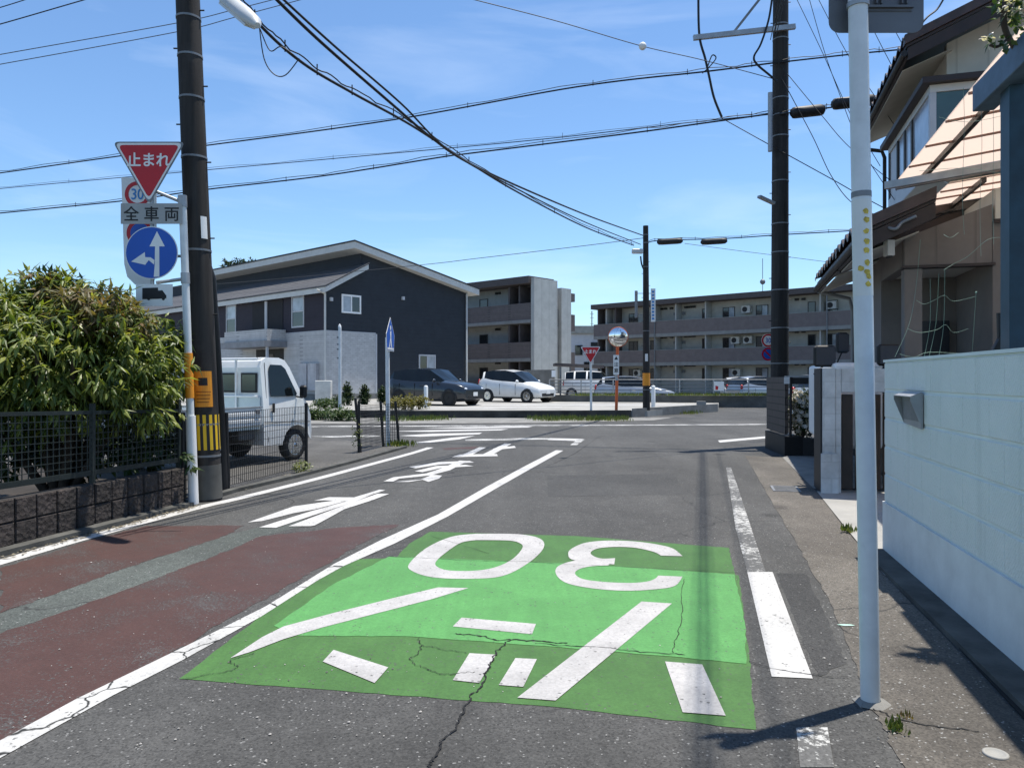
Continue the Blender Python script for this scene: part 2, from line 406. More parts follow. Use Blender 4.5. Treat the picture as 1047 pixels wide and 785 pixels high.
# far car park on a low retaining kerb
FLZ = .22
far_lot = [G(150, 424.5), G(420, 426.5), G(560, 426.5), G(662, 425.8), G(734, 420.5), V((10.2, 37, 0)), V((11, 70, 0)), V((-75, 75, 0)), V((-60, 32, 0))]
m = MB(); m.prism([p + Z3 * .001 for p in far_lot], (0, 0, FLZ)); tag(m.build('parking_forecourt', conc_pale), kind='structure')
m = MB()
for a, b in ((G(150, 426), G(420, 427.3)), (G(420, 427.3), G(560, 427.3)), (G(560, 427.3), G(645, 426.8))): m.bar(a + Z3 * .135, b + Z3 * .135, .16, .27)
tag(m.build('kerb_wall', M('stained_kerb_concrete', (.05, .05, .046), .9, var=.5, scale=2, dirt=.8)), 'long low dark stained kerb wall along the front of the far car park', 'wall')
m = MB(); a, b = G(646, 426.7), G(734, 421)
m.prism([a, b, b + Z3 * .34, a + Z3 * .32], V((.06, .2, 0))); tag(m.build('kerb_wall', conc_mid), 'short pale kerb wall with square end right of the pole with an orange band', 'wall')
m = MB()   # parking bay lines
for x0, x1, y in ((440, 575, 417.5), (480, 700, 414.6)):
    m.poly([G(x0, y, FLZ) + Z3 * .006, G(x1, y - .6, FLZ) + Z3 * .006, G(x1, y - 1.3, FLZ) + Z3 * .006, G(x0, y - .7, FLZ) + Z3 * .006])
tag(m.build('parking_line', wpaint), kind='structure')
# small pavement tongue in front of it
sheet('verge', [G(300, 433.5), G(420, 433.3), G(560, 432.5), G(668, 430), G(690, 426.8), G(560, 427.6), G(300, 427.2)], conc_mid, .01)

# ------------------------------------------------------------------ painted markings
def marking(name, polys, mat, z, rag=0):
    m = MB()
    for l in polys:
        if rag: m.poly([V((p.x, p.y, z * .5)) for p in jag(gpts(l), rag, .07)])
        else: stripe_px(m, l, z)
    return tag(m.build(name, mat), kind='structure')
def ribbon(name, pts, ws, mat, z):   # centre points + widths
    m = MB(); pts = spline(pts, 8); n = len(pts); L, Rr = [], []; z *= .5
    for i, p in enumerate(pts):
        d = (pts[min(i + 1, n - 1)] - pts[max(i - 1, 0)]).normalized(); q = V((d.y, -d.x, 0)); k = ws if isinstance(ws, (int, float)) else ws[0] + (ws[1] - ws[0]) * i / (n - 1)
        L.append(p - q * k / 2 + Z3 * z); Rr.append(p + q * k / 2 + Z3 * z)
    m.add(L + Rr, [(i, i + 1, n + i + 1, n + i) for i in range(n - 1)])
    return tag(m.build(name, mat), kind='structure')
ribbon('edge_line', [V((-4.6, 2.2, 0))] + LW[1:], .15, wpaint, .008)
marking('center_line', [[(-80, 803), (-40, 798), (0, 775.5), (116, 711), (186, 675.5), (268, 630), (324, 594), (351, 579), (341, 577), (272, 620), (210, 651), (78, 715), (0, 757.5)]], wpaint_crack, .008)
marking('center_line', [[(351, 579), (404, 555.5), (458, 528), (509, 498.5), (545, 478), (576, 460.7), (568.5, 460.3), (536, 477), (497, 498), (448, 526), (390, 552), (341, 577)]], wpaint, .0082)
marking('edge_line', [[(742.5, 478), (747.5, 478), (755, 500), (783, 585), (764, 585), (752, 540)]], wpaint_worn, .008)
marking('edge_line', [[(764, 585), (790, 585), (831, 694), (789, 692)]], wpaint, .0082)
marking('edge_line', [[(814, 744), (846, 744), (853, 785), (818, 785)]], wpaint_worn, .008)
marking('edge_line', [[(734, 450.3), (784, 446), (784, 448), (736, 452.5)]], wpaint, .008)
marking('edge_line', [[(300, 435.6), (560, 434.6), (784, 433.4), (784, 434.3), (560, 435.6), (300, 436.6)]], wpaint_faint, .008)
# red-brown surfacing with a grey-green worn lane between
marking('red_surfacing', [[(0, 581), (90, 553), (150, 537.5), (250, 537), (232, 547), (130, 580), (0, 627)]], asph_red, .004, .022)
marking('red_surfacing', [[(0, 648), (120, 606), (215, 570), (268, 548), (350, 539), (408, 536), (352, 566), (240, 629), (120, 702), (0, 757), (-60, 790), (-60, 675)]], asph_red, .0042, .022)
marking('red_surfacing', [[(452, 458), (490, 456.5), (484, 459), (455, 460)]], asph_red, .004, .022)
sheet('worn_lane', [G(0, 627), G(130, 580), G(232, 547), G(300, 530), G(325, 534), G(268, 548), G(215, 570), G(120, 606), G(0, 648)], asphalt('worn_lane_asphalt', (.078, .088, .08), .3), .0012)
# green slow zone
marking('green_zone', [[(183, 694), (280, 620), (360, 572), (412, 570), (600, 577), (755, 588), (765, 660), (773, 746), (560, 722)]], green_old, .004, .005)
marking('green_zone', [[(418, 556), (440, 543.5), (590, 548), (745, 560), (752, 588), (600, 577), (405, 570)]], green_old, .0042, .005)
marking('green_zone', [[(280, 640), (340, 598), (398, 569), (600, 577), (751, 587.5), (762, 640), (763, 679), (680, 671), (560, 661), (420, 651), (300, 650)]], green_new, .008, .005)
marking('road_patch', [[(794, 586), (824, 586), (866, 678), (836, 692)]], asphalt('repair_asphalt', (.047, .047, .046), .2, .3, False), .003, .01)
marking('road_patch', [[(560, 486), (690, 484), (700, 505), (560, 508)]], asphalt('older_repair_asphalt', (.056, .056, .054), .25, .5, False), .003, .012)
# lettering of the zone marking, upside down for us: 30 and ゾーン
def ground_glyph(name, polys, mat=wtext, z=.012): return marking(name, polys, mat, z)
def band(outer, inner): return [outer + inner[::-1]]
def ellipse_band(pts_o, pts_i, name, z=.012):
    z *= .5
    m = MB(); o = [V((p.x, p.y, z)) for p in spline([G(*q) for q in pts_o], 6)]; i = [V((p.x, p.y, z)) for p in spline([G(*q) for q in pts_i], 6)]; n = min(len(o), len(i))
    m.add(o[:n] + i[:n], [(k, k + 1, n + k + 1, n + k) for k in range(n - 1)]); return tag(m.build(name, wtext), kind='structure')
ellipse_band([(487, 546), (530, 546.5), (552, 551), (556, 560), (543, 574), (518, 588), (490, 592), (445, 591), (421, 584), (419, 576), (437, 560), (462, 549), (487, 546)],
             [(487, 552.5), (520, 553), (532, 556), (534, 561), (524, 572), (506, 580.5), (484, 584), (458, 583.5), (446, 579), (447, 573), (459, 563), (472, 555), (487, 552.5)], 'zone_lettering')
ellipse_band([(698, 569), (685, 560), (655, 554.5), (625, 553), (600, 555), (585, 561), (581, 567), (588, 573.5), (628, 577.5)],
             [(676, 568.5), (668, 564.5), (650, 560.5), (630, 559.5), (612, 561), (604, 565), (607, 569), (616, 571.5), (629, 571)], 'zone_lettering')
ellipse_band([(626, 574), (594, 573), (573, 578), (568, 586), (578, 596), (605, 602), (640, 604.5), (670, 603), (690, 599.5), (698, 590)],
             [(622, 578.5), (604, 579.5), (592, 582.5), (588, 587), (596, 592.5), (618, 595.5), (645, 596.5), (662, 595), (670, 592), (673, 589)], 'zone_lettering', .0126)
ground_glyph('zone_lettering', [[(235.5, 673.5), (268, 652), (290, 641), (340, 627.5), (400, 612.5), (448, 601), (479, 601.7), (440, 613.5), (380, 629), (330, 642), (290, 654), (255, 667.5)]])
ground_glyph('zone_lettering', [[(330, 677), (341, 665), (397, 683), (383, 699)]])
ground_glyph('zone_lettering', [[(463, 641), (472, 632), (548, 638.5), (544, 649)]])
ground_glyph('zone_lettering', [[(463, 696), (480, 668.5), (507, 670), (490, 699)]])
ground_glyph('zone_lettering', [[(510, 701), (527, 673.5), (549, 674.5), (535, 703)]])
ground_glyph('zone_lettering', [[(529, 714), (656, 615.5), (687, 617.5), (568, 717)]])
ground_glyph('zone_lettering', [[(680, 677), (718, 680), (742, 732.5), (698, 729)]])
# 止まれ on the far lane
def road_text(polys):
    m = MB()
    for k, l in enumerate(polys): stripe_px(m, l, .012 + .0007 * k)
    return tag(m.build('stop_lettering', wpaint), kind='structure')
road_text([[(253, 534.5), (300, 518), (342, 512), (352, 513), (322, 521), (300, 525), (268, 533)],
           [(321, 512.3), (336, 508.6), (362, 508.8), (378, 504), (388, 500.8), (394, 501.5), (374, 508), (358, 513), (332, 511.8)],
           [(265, 539.5), (318, 523), (350, 514), (378, 507), (362, 513.5), (330, 524), (300, 534), (282, 540)],
           [(295, 538.5), (345, 519.5), (386, 505), (398, 505.2), (380, 512), (352, 521), (336, 530), (322, 537.5), (318, 538.3)]])
road_text([[(418, 477.6), (448, 472.6), (480, 471.3), (485, 473), (450, 475), (425, 479)],
           [(424, 482), (446, 476.6), (476, 475.4), (484, 476.8), (450, 478.8), (432, 483)],
           [(392, 492.4), (402, 488.2), (436, 484.2), (452, 478.8), (470, 471), (478, 471.6), (460, 481), (440, 486.3), (408, 489.6), (402, 492.6)],
           [(402, 493), (430, 490.6), (442, 485.5), (452, 486.5), (449, 489.5), (438, 493), (432, 490.8), (418, 493)]])
road_text([[(462, 467.5), (470, 464.8), (508, 464.3), (509, 466.5)], [(472, 465.4), (490, 457.5), (497, 457.5), (482, 465.4)], [(492, 465.5), (516, 453.5), (523, 454), (503, 465.5)], [(504, 458.8), (526, 456), (527.5, 458), (508, 460)]])
marking('stop_line', [[(475, 449), (545, 447.8), (555, 448), (597, 448.8), (590, 451), (553, 449.3), (476, 450.8)]], wpaint_faint, .008)
marking('stop_line', [[(562, 448), (592, 448.6), (588, 450.8), (560, 449.8)]], wpaint, .0084)
marking('stop_line', [[(590, 449.6), (598, 449.2), (590, 455), (583, 455)]], wpaint_faint, .0088)
zeb = [[(420, 453), (462, 447.5), (486, 445.5), (470, 449.2), (440, 452.5)], [(408, 445.5), (440, 443.5), (493, 442.4), (490, 444), (430, 446.5)], [(400, 441), (440, 439.8), (520, 438.6), (512, 440), (440, 441.5)], [(430, 437.6), (470, 436.8), (545, 435.8), (540, 437), (480, 438.3)]]
for q_ in zeb: marking('crossing_stripe', [q_], wpaint, .0085)
for q_ in ([(316, 446), (380, 445), (398, 446.5), (344, 447.5)], [(312, 452.3), (330, 450.4), (352, 450.7), (326, 453)]): marking('crossing_stripe', [q_], wpaint_faint, .0085)
# cracks in the road
def crack(pts, w=.012, z=.0135):
    m = MB(); P = spline([G(*p) for p in pts], 14); n = len(P); L, Q = [], []; z *= .5; w *= .7; jj = V((0, 0, 0))
    for i, p in enumerate(P):
        d = (P[min(i + 1, n - 1)] - P[max(i - 1, 0)]).normalized(); q = V((d.y, -d.x, 0)); jj = jj * .8 + V((random.uniform(-1, 1), random.uniform(-1, 1), 0)) * .009; j = jj
        k = w * random.uniform(.35, 1.3); L.append(p + j - q * k / 2 + Z3 * z); Q.append(p + j + q * k / 2 + Z3 * z)
    m.add(L + Q, [(i, i + 1, n + i + 1, n + i) for i in range(n - 1)]); return tag(m.build('road_crack', crackm), kind='structure')
crack([(522, 655), (508, 668), (500, 682), (492, 700), (480, 718), (462, 745), (448, 772), (440, 786)], .014)
crack([(465, 648), (490, 651), (512, 655), (545, 656), (580, 658)], .018)
crack([(548, 658), (610, 663), (660, 668), (700, 671)], .01)
crack([(398, 569), (480, 573), (560, 576), (640, 580), (755, 586)], .009)
crack([(429, 652), (431, 664), (420, 675), (434, 684), (447, 689), (470, 690), (488, 688)], .008)
crack([(433, 661), (450, 664), (478, 668)], .006)
crack([(180, 697), (215, 690), (242, 684), (236, 676), (262, 668)], .007)
crack([(765, 676), (800, 686), (870, 694)], .008)
crack([(884, 718), (900, 728), (935, 740), (1000, 748)], .012, .0145)
crack([(612, 446), (590, 462), (560, 476)], .02, .0035)
crack([(500, 566), (440, 548)], .006)
crack([(700, 592), (696, 640), (690, 668)], .006)
crack([(520, 480), (590, 484), (680, 478)], .014, .0035)
crack([(240, 500), (300, 512), (250, 530)], .01, .0035)
# gutter groove, drain grate, paint spots by the right wall
m = MB(); gr = [G(1100, 790), G(1047, 733), G(965, 645), G(903, 581), G(880, 555), G(846, 510)]
for i in range(5): m.bar(gr[i] + Z3 * .008, gr[i + 1] + Z3 * .008, .022, .006)
tag(m.build('gutter_groove', crackm), kind='structure')
WA = V((3.09, 6.21, 0)); wdir = V((-.2254, -.9743, 0)); wn = V((-.9743, .2254, 0))       # green wall: far end, direction to us, street-side normal
m = MB(); m.prism([WA + wn * .0, WA + wdir * 8, WA + wdir * 8 + wn * .19, WA + wn * .19], (0, 0, .035)); tag(m.build('kerb', conc_dark), kind='structure')
sheet('driveway', [G(905, 590), G(862, 537), G(835, 503), V((4.3, 9.6, 0)), V((6.6, 9.0, 0)), V((5.2, 5.6, 0)), V((3.3, 6.2, 0))], conc_pale, .012)
sheet('pavement', [G(832, 500), G(800, 468), G(832, 456), V((6.5, 14, 0)), V((5, 9.8, 0))], conc_mid, .009)
m = MB(); c = G(803, 500)
m.box(c + Z3 * .006, pd * .17, rd * .24, Z3 * .006)
m.cur = 1
for i in range(7): m.box(c + rd * (-.19 + i * .063) + Z3 * .0125, pd * .14, rd * .012, Z3 * .001)
tag(m.build('drain_grate', [steel_dull, crackm]), 'square slotted drain grate in the gutter before the white gate pillar', 'drain')
m = MB(); c = G(1018, 772); m.cur = 0; m.lathe(c + Z3 * .004, Z3, [(.045, 0), (.045, .006), (.036, .008), (.034, .005), (0, .005)], 20)
tag(m.build('survey_cap', conc_pale), 'small round pale cap set in the pavement below the mint wall', 'marker')
m = MB(); c = G(865, 640); m.poly([c + V((-.05, .01, .0076)), c + V((-.01, -.012, .0076)), c + V((.05, -.008, .0076)), c + V((.035, .012, .0076)), c + V((-.02, .018, .0076))])
tag(m.build('paint_spot', M('mint_paint', (.4, .62, .52), .6)), kind='structure')

# ------------------------------------------------------------------ mint block wall on the right
t = thing('block_wall', 'mint green block wall with steel mail slot, nearest on the right', 'wall', WA)
mint = N('mint_block_paint')
wv = mint.n('ShaderNodeTexWave'); wv.inputs['Scale'].default_value = 22; wv.inputs['Distortion'].default_value = 5; wv.inputs['Detail'].default_value = 3; wv.inputs['Detail Scale'].default_value = 2
mpn = mint.n('ShaderNodeMapping'); mpn.inputs['Rotation'].default_value = (R(40), R(35), 0); mint.L(mint.co(), mpn.inputs[0]); mint.L(mpn.outputs[0], wv.inputs['Vector'])
mc = mint.mix(mint.ramp(mint.noise(2.2, 6, .65), .35, .7), (.65, .685, .65), (.71, .735, .70))
mc = mint.mix(mint.ramp(mint.noise(30, 4, .7), .55, .75, 0, .35), mc, (.70, .74, .72))
stm = mint.n('ShaderNodeMapping'); stm.inputs['Scale'].default_value = (5, 5, .35); mint.L(mint.co(), stm.inputs[0])
mc = mint.mix(mint.ramp(mint.noise(1.6, 6, .65, stm.outputs[0]), .52, .74, 0, .3), mc, (.34, .38, .35))
mint.bump(mint.math('ADD', wv.outputs['Fac'], mint.noise(25, 4)), .5, .006)
mint.fin(mc, .6)
minttrim = M('pale_mint_ledge', (.66, .71, .69), .6, var=.1)
base = M('grey_blue_render', (.64, .66, .65), .7, var=.12, scale=3, dirt=.2, bump=.25)
def wp(s, z, o=0): return WA + wdir * s + wn * o + Z3 * z
WL = 8.6
m = MB(); m.prism([wp(0, 0), wp(WL, 0), wp(WL, 0, -.14), wp(0, 0, -.14)], (0, 0, 1.575)); m.build('core', minttrim, t)
m = MB(); m.prism([wp(-.012, 0, .018), wp(WL, 0, .018), wp(WL, 0, .001), wp(-.012, 0, .001)], (0, 0, .415))
m.prism([wp(-.014, .415, .020), wp(WL, .415, .020), wp(WL, .415, .001), wp(-.014, .415, .001)], (0, 0, .012)); m.build('plinth', base, t)
m = MB(); rh = (1.575 - .43) / 5
for r in range(5):
    s = 0.0; first = .4 if r % 2 == 0 else .2; L = first
    while s < WL:
        e = min(s + L, WL); z0 = .43 + r * rh + .008; z1 = .43 + (r + 1) * rh - .009; g = .0015; d = .007; b = .006
        a = [wp(s + g, z0, .001), wp(e - g, z0, .001), wp(e - g, z1, .001), wp(s + g, z1, .001)]
        f = [wp(s + g + b, z0 + b, d), wp(e - g - b, z0 + b, d), wp(e - g - b, z1 - b, d), wp(s + g + b, z1 - b, d)]
        m.loft([a, f]); s = e; L = .4
m.build('block_facing', mint.m, t)
m = MB(); m.prism([wp(-.01, 1.576, .014), wp(WL, 1.576, .014), wp(WL, 1.576, -.15), wp(-.01, 1.576, -.15)], (0, 0, .02)); m.build('coping', minttrim, t)
m = MB(); pl = Plane(WA, (wdir.x, wdir.y)); s0 = pl.t(921); z0 = 1.45 - (411 - 386) / F * pl.at(921, 400).y
# mail slot: hooded steel box
s0 = pl.t(928); s1 = pl.t(946); zc = pl.z(934, 415)
m.prism([wp(s0, zc - .13, .014), wp(s1, zc - .15, .014), wp(s1, zc + .1, .014), wp(s0, zc + .1, .014)], wn * .012)
m.prism([wp(s0, zc + .1, .02), wp(s1, zc + .1, .02), wp(s1, zc + .07, .095), wp(s0, zc + .07, .095)], (0, 0, .006))
m.prism([wp(s0, zc + .1, .026), wp(s0, zc + .07, .095), wp(s0, zc + .045, .095), wp(s0, zc - .13, .026)], wdir * .004)
m.prism([wp(s1, zc + .1, .026), wp(s1, zc + .07, .095), wp(s1, zc + .045, .095), wp(s1, zc - .13, .026)], wdir * .004)
m.cur = 1; m.prism([wp(s0 + .02, zc - .1, .028), wp(s1 - .02, zc - .1, .028), wp(s1 - .02, zc + .08, .045), wp(s0 + .02, zc + .08, .045)], wn * .003)
m.build('mail_slot', [steel, steel_dull], t)

# ------------------------------------------------------------------ white speed-sign post on the right (back of sign to us)
pb = G(890, 719); ptop = W(876, -60, pb.y + .0)
t = thing('traffic_sign', 'white sign post with grey sign back and yellow dot stickers on the right pavement', 'traffic sign', pb)
ax = (ptop - pb)
m = MB(); m.tube([pb + Z3 * .0, pb + ax * .5, pb + ax], .041, 20); m.build('post', whitepost, t)
m = MB(); m.add([pb + V((math.cos(k * .449) * r_, math.sin(k * .449) * r_, z_)) for r_, z_ in ((.043, .02), (.075, .004)) for k in range(14)], [(k, (k + 1) % 14, 14 + (k + 1) % 14, 14 + k) for k in range(14)]); m.v[14:] = [p + V((random.uniform(-.018, .018), random.uniform(-.018, .018), 0)) for p in m.v[14:]]; m.build('base_mortar', conc_mid, t)
m = MB(); m.tube([pb + ax * ((2.25 - 0) / ax.z) , pb + ax * ((2.275) / ax.z)], .0425, 20); m.build('band', steel_dull, t)
def sgn(py): return pb + ax * (((CH + (HY - py) / F * pb.y)) / ax.z)
stk = M('faded_yellow_sticker', (.52, .38, .06), .6, var=.5, scale=60)
for i, (py, dx_) in enumerate(((218, 0), (226.5, .002), (238, 0), (248.5, .001), (257.5, -.001), (270, .001), (275.5, -.024), (279.5, 0), (284, .007), (291.5, .003))):
    p0_ = sgn(py); m = MB(); a_ = math.asin(max(-.9, min(.9, dx_ / .042))); ring_ = []
    for k in range(12):
        th = 2 * math.pi * k / 12; rr_ = random.uniform(.010, .0155); aa = a_ + rr_ * math.cos(th) / .0425; ring_.append(p0_ + V((.0432 * math.sin(aa), -.0432 * math.cos(aa), rr_ * math.sin(th))))
    m.add(ring_ + [sum(ring_, V()) / 12 + V((0, -.0008, 0))], [(k, (k + 1) % 12, 12) for k in range(12)]); m.build('sticker', stk, t)
m = MB(); m.cur = 0
m.tube([sgn(205), sgn(303)], .0418, 20); m.build('sticker_base', M('pale_wrap', (.66, .66, .62), .5, var=.1), t)
pc = W(896, -22, pb.y + .062); hw, hh, rr = .215, .247, .05
ring = []
for cx_, cz_, a0 in ((hw - rr, hh - rr, 0), (-hw + rr, hh - rr, 90), (-hw + rr, -hh + rr, 180), (hw - rr, -hh + rr, 270)):
    for k in range(7): a = R(a0 + k * 15); ring.append(pc + V((cx_ + rr * math.cos(a), 0, cz_ + rr * math.sin(a))))
m = MB(); m.prism(ring, (0, .004, 0))
q_ = W(908, 7, pb.y + .055); m.box(q_, (.115, 0, 0), (0, .007, 0), (0, 0, .005)); m.box(q_ + Z3 * -.016 + V((0, .004, 0)), (.11, 0, 0), (0, .003, 0), (0, 0, .002)); m.box(q_ + Z3 * .2, (.115, 0, 0), (0, .007, 0), (0, 0, .005))
for x in (896, 901, 922, 927): m.box(W(x, 1, pb.y + .05), (.003, 0, 0), (0, .008, 0), (0, 0, .014))
m.build('sign_plate', signback, t)
m = MB(); m.ring(pc + V((0, .0065, -.03)), (1, 0, 0), (0, 0, 1), .14, .2, 40); m.build('red_ring', signred, t)
m = MB(); m.tube([sgn(8) + V((0, -.0, 0)), sgn(3)], .047, 20); m.build('clamp', steel, t)

# ------------------------------------------------------------------ left sign post with four plates
pb = G(198, 515); py_ = pb.y
t = thing('traffic_sign', 'white post with red stop triangle, blue arrow disc and lorry plate beside the dark pole', 'traffic sign', pb)
up_ = W(186.5, 202, py_)
m = MB(); m.tube([pb, pb.lerp(up_, .35), up_ + Z3 * .01], .042, 16); m.build('post', whitepost, t)
q = lambda py: pb.lerp(up_, ((CH + (HY - py) / F * py_) - 0) / up_.z)
m = MB(); m.tube([pb, q(425)], .056, 16); m.build('sleeve', whitem, t)
m = MB(); m.tube([q(407), q(361)], .049, 16); m.build('reflector_band', orange, t)
sy = py_ - .06
m = MB(); m.tube([q(207), W(160, 196, sy + .03)], .02, 8); m.tube([q(285), W(160, 289, sy + .03)], .02, 8); m.tube([W(155, 196, sy + .035), W(156, 305, sy + .035)], .022, 8); m.tube([q(200), q(212)], .05, 12); m.tube([q(279), q(290)], .05, 12); m.build('arm', steel, t)
def tri(c, w, h, y, r):              # rounded downward triangle
    P = [V((-w / 2, 0, 0)), V((w / 2, 0, 0)), V((0, 0, -h))]; out = []
    for i in range(3):
        a, b, d = P[i - 1], P[i], P[(i + 1) % 3]
        u, v_ = (a - b).normalized(), (d - b).normalized()
        for k in range(6): s_ = k / 5; out.append(b + u * r * (1 - s_) ** 2 + v_ * r * s_ ** 2 * 1)
    return [c + p + V((0, y, 0)) for p in out]
def stop_sign(t, c, w, tilt=0, up=None):
    h = w * .866
    m = MB(); m.prism(tri(c, w, h, 0, w * .09), (0, .005, 0)); m.build('plate_edge', steel_dull, t)
    m = MB(); k = .018 * w / .8; m.poly(tri(c + V((0, 0, -k * .8)), w - k * 2.8, (w - k * 2.8) * .866, -.002, w * .08)); m.build('white_border', signwhite, t)
    k = .036 * w / .8; m = MB(); m.poly(tri(c + V((0, 0, -k * 1.05)), w - k * 3.4, (w - k * 3.4) * .866, -.004, w * .075)); f = m.build('red_face', signred, t)
    m = MB(); glyphs(m, '止まれ', c + V((0, -.0065, -h * .285)), (1, 0, 0), (0, 0, 1), w * .205, .022, .98); m.build('lettering', signwhite, f)
c = W(152.3, 145, sy); stop_sign(t, c, .83)
c0, c1 = W(123.5, 208, sy), W(186, 229, sy)
m = MB(); m.abox(c0.x, c1.x, sy - .002, sy + .004, c1.z, c0.z); pl_ = m.build('vehicle_plate', signgrey, t)
m = MB(); glyphs(m, '全 車 両', W(154.5, 218.5, sy - .005), (1, 0, 0), (0, 0, 1), .178, .012, 1.0, 1.02); m.build('lettering', blackm, pl_)
c = W(155, 258.5, sy - .01)
m = MB(); m.disc(c, (1, 0, 0), (0, 0, 1), .3, (0, .006, 0), 48); d_ = m.build('direction_disc', signwhite, t)
m = MB(); m.disc(c + V((0, -.003, 0)), (1, 0, 0), (0, 0, 1), .29, (0, .002, 0), 48); m.build('blue_face', signblue, d_)
m = MB(); A = lambda x, z: c + V((x, -.0055, z))
def px(x, y): p = W(x, y, sy - .0155); return p
m.poly([px(157.2, 283), px(163, 283), px(162.8, 252), px(168.5, 252), px(160.5, 236.5), px(152.8, 252), px(158.5, 252), px(158.2, 271)])
m.poly([px(157.4, 270.5), px(152, 266), px(148.5, 270.8), px(134, 267.5), px(148, 257.8), px(148.5, 263), px(154, 263.2), px(158, 266)])
m.build('arrow', signwhite, d_)
c0, c1 = W(139, 290.5, sy), W(176.5, 313, sy)
m = MB(); m.abox(c0.x, c1.x, sy - .002, sy + .004, c1.z, c0.z); pl_ = m.build('lorry_plate', signwhite, t)
m = MB()
def px(x, y): return W(x, y, sy - .0055)
m.poly([px(145.5, 294.5), px(161.5, 294), px(161.5, 305.5), px(145.5, 306)])
m.poly([px(161.5, 297), px(166, 296.8), px(169, 301), px(170, 302), px(170, 305), px(161.5, 305.5)])
for x in (152, 167): m.disc(px(x, 305.5), (1, 0, 0), (0, 0, 1), .017, (0, -.001, 0), 14)
m.build('lorry_pictogram', blackm, pl_)
# the 30 / no parking plate behind it
sy2 = py_ + .35
t = thing('traffic_sign', 'white plate with a 30 speed limit ring half hidden behind the near red stop triangle', 'traffic sign', W(140, 330, sy2))
m = MB(); ring = [W(x, y, sy2) for x, y in ((124, 181.5), (160, 181.5), (160, 280), (157, 289), (150, 292), (138, 291), (130, 283), (127, 270))]; m.prism(ring, (0, .005, 0)); m.build('sign_plate', signwhite, t)
c = W(140.5, 198.5, sy2 - .003)
m = MB(); m.ring(c, (1, 0, 0), (0, 0, 1), .107, .152, 40); m.build('red_ring', signred, t)
m = MB(); glyphs(m, '30', W(140.5, 198.5, sy2 - .004), (1, 0, 0), (0, 0, 1), .185, .01, .85); m.build('numerals', signlight, t)
c = W(143, 238, sy2 - .003)
m = MB(); m.ring(c, (1, 0, 0), (0, 0, 1), .115, .16, 40); m.build('red_ring', signred, t)
m = MB(); m.disc(c, (1, 0, 0), (0, 0, 1), .114, (0, .001, 0), 40); m.build('blue_face', signblue, t)
m = MB(); m.bar(W(200, 212, sy2 + .02), W(150, 212, sy2 + .02), .03); m.bar(W(200, 262, sy2 + .02), W(150, 262, sy2 + .02), .03); m.build('bracket', steel_dull, t)

# ------------------------------------------------------------------ utility poles
def utility_pole(base, top, r0, r1, label, bands, bolt=True, name='utility_pole'):
    t = thing(name, label, 'utility pole', base)
    m = MB(); n = 14; m.tube([base.lerp(top, i / n) for i in range(n + 1)], [r0 + (r1 - r0) * i / n for i in range(n + 1)], 24); m.build('shaft', polem, t)
    at = lambda z: (base.lerp(top, z / top.z), r0 + (r1 - r0) * z / top.z)
    for z in bands:
        p, r = at(z); m = MB(); m.tube([p - Z3 * .012, p + Z3 * .012], r + .006, 24); m.build('band', steel_dull, t)
    if bolt:
        for i in range(int((top.z - 2.2) / .45)):
            p, r = at(2.2 + i * .45); m = MB(); sgn_ = -1 if i % 2 else 1
            m.tube([p + V((sgn_ * (r - .02), 0, 0)), p + V((sgn_ * (r + .055), 0, 0))], .009, 6); m.build('step_bolt', blackm, t)
    return t, at
# near left
b = G(213, 511); top = W(192, 0, b.y); top = b + (top - b) * (8.6 / top.z)
t, at = utility_pole(b, top, .158, .125, 'thick dark utility pole with yellow and black striped band on the left', (.53, .9, 2.95, 4.05, 4.75, 5.25, 5.7, 6.6, 7.4))
m = MB(); p0, r0 = at(.02); p1, r1 = at(.42); m.tube([p0, p1], r0 + .003, 24); m.build('base_collar', polegrey, t)
m = MB(); za, zb = CH - (459 - HY) / F * b.y, CH - (423.5 - HY) / F * b.y
for k in range(28):
    a0, a1 = 2 * math.pi * k / 28, 2 * math.pi * (k + 1) / 28; m.cur = k % 2
    (pa, ra), (pz, rz_) = at(za), at(zb); ra += .005; rz_ += .005
    pts = [pa + V((math.cos(a) * ra, math.sin(a) * ra, 0)) for a in (a0, (a0 + a1) / 2, a1)] + [pz + V((math.cos(a) * rz_, math.sin(a) * rz_, 0)) for a in (a1, (a0 + a1) / 2, a0)]
    m.add(pts, [(0, 1, 4, 5), (1, 2, 3, 4)])
m.build('warning_band', [yellow, blackm], t)
def wrap(at, z0, z1, a0, a1, off, name, mat, t, n=8):
    m = MB(); L = []
    for z in (z0, z1):
        p, r = at(z); L.append([p + V((math.cos(a0 + (a1 - a0) * k / n) * (r + off), math.sin(a0 + (a1 - a0) * k / n) * (r + off), 0)) for k in range(n + 1)])
    m.loft(L, False, False); return m.build(name, mat, t)
zt, zb = CH - (379.5 - HY) / F * b.y, CH - (415.5 - HY) / F * b.y
ps = wrap(at, zb, zt, R(-108), R(-32), .006, 'poster', orange, t)
wrap(at, zb + .25, zb + .34, R(-88), R(-52), .008, 'silhouette', blackm, ps)
for i, z in enumerate((.05, .09, .13, .17)): wrap(at, zb + z, zb + z + .012, R(-98), R(-48 + i * 3), .008, 'text_line', M('poster_ink', (.3, .1, .01), .6), ps)
wrap(at, 3.08, 3.34, R(-52), R(-22), .007, 'tag', signwhite, t)
# conduit riser on the right side of the pole
m = MB(); k0 = G(226, 502); m.tube([k0 + V((0, .05, 0)), k0 + V((-.03, .05, 1.0)), W(216.5, 285, b.y + .12), W(215, 272, b.y + .12)], [.075, .06, .05, .02], 12)
m.build('conduit', blackm, t)
m = MB(); p, r = at(.55); m.bar(p + V((-.17, -.17, 0)), k0 + V((0, -.03, .55)), .02, .05); m.build('clamp', steel_dull, t)
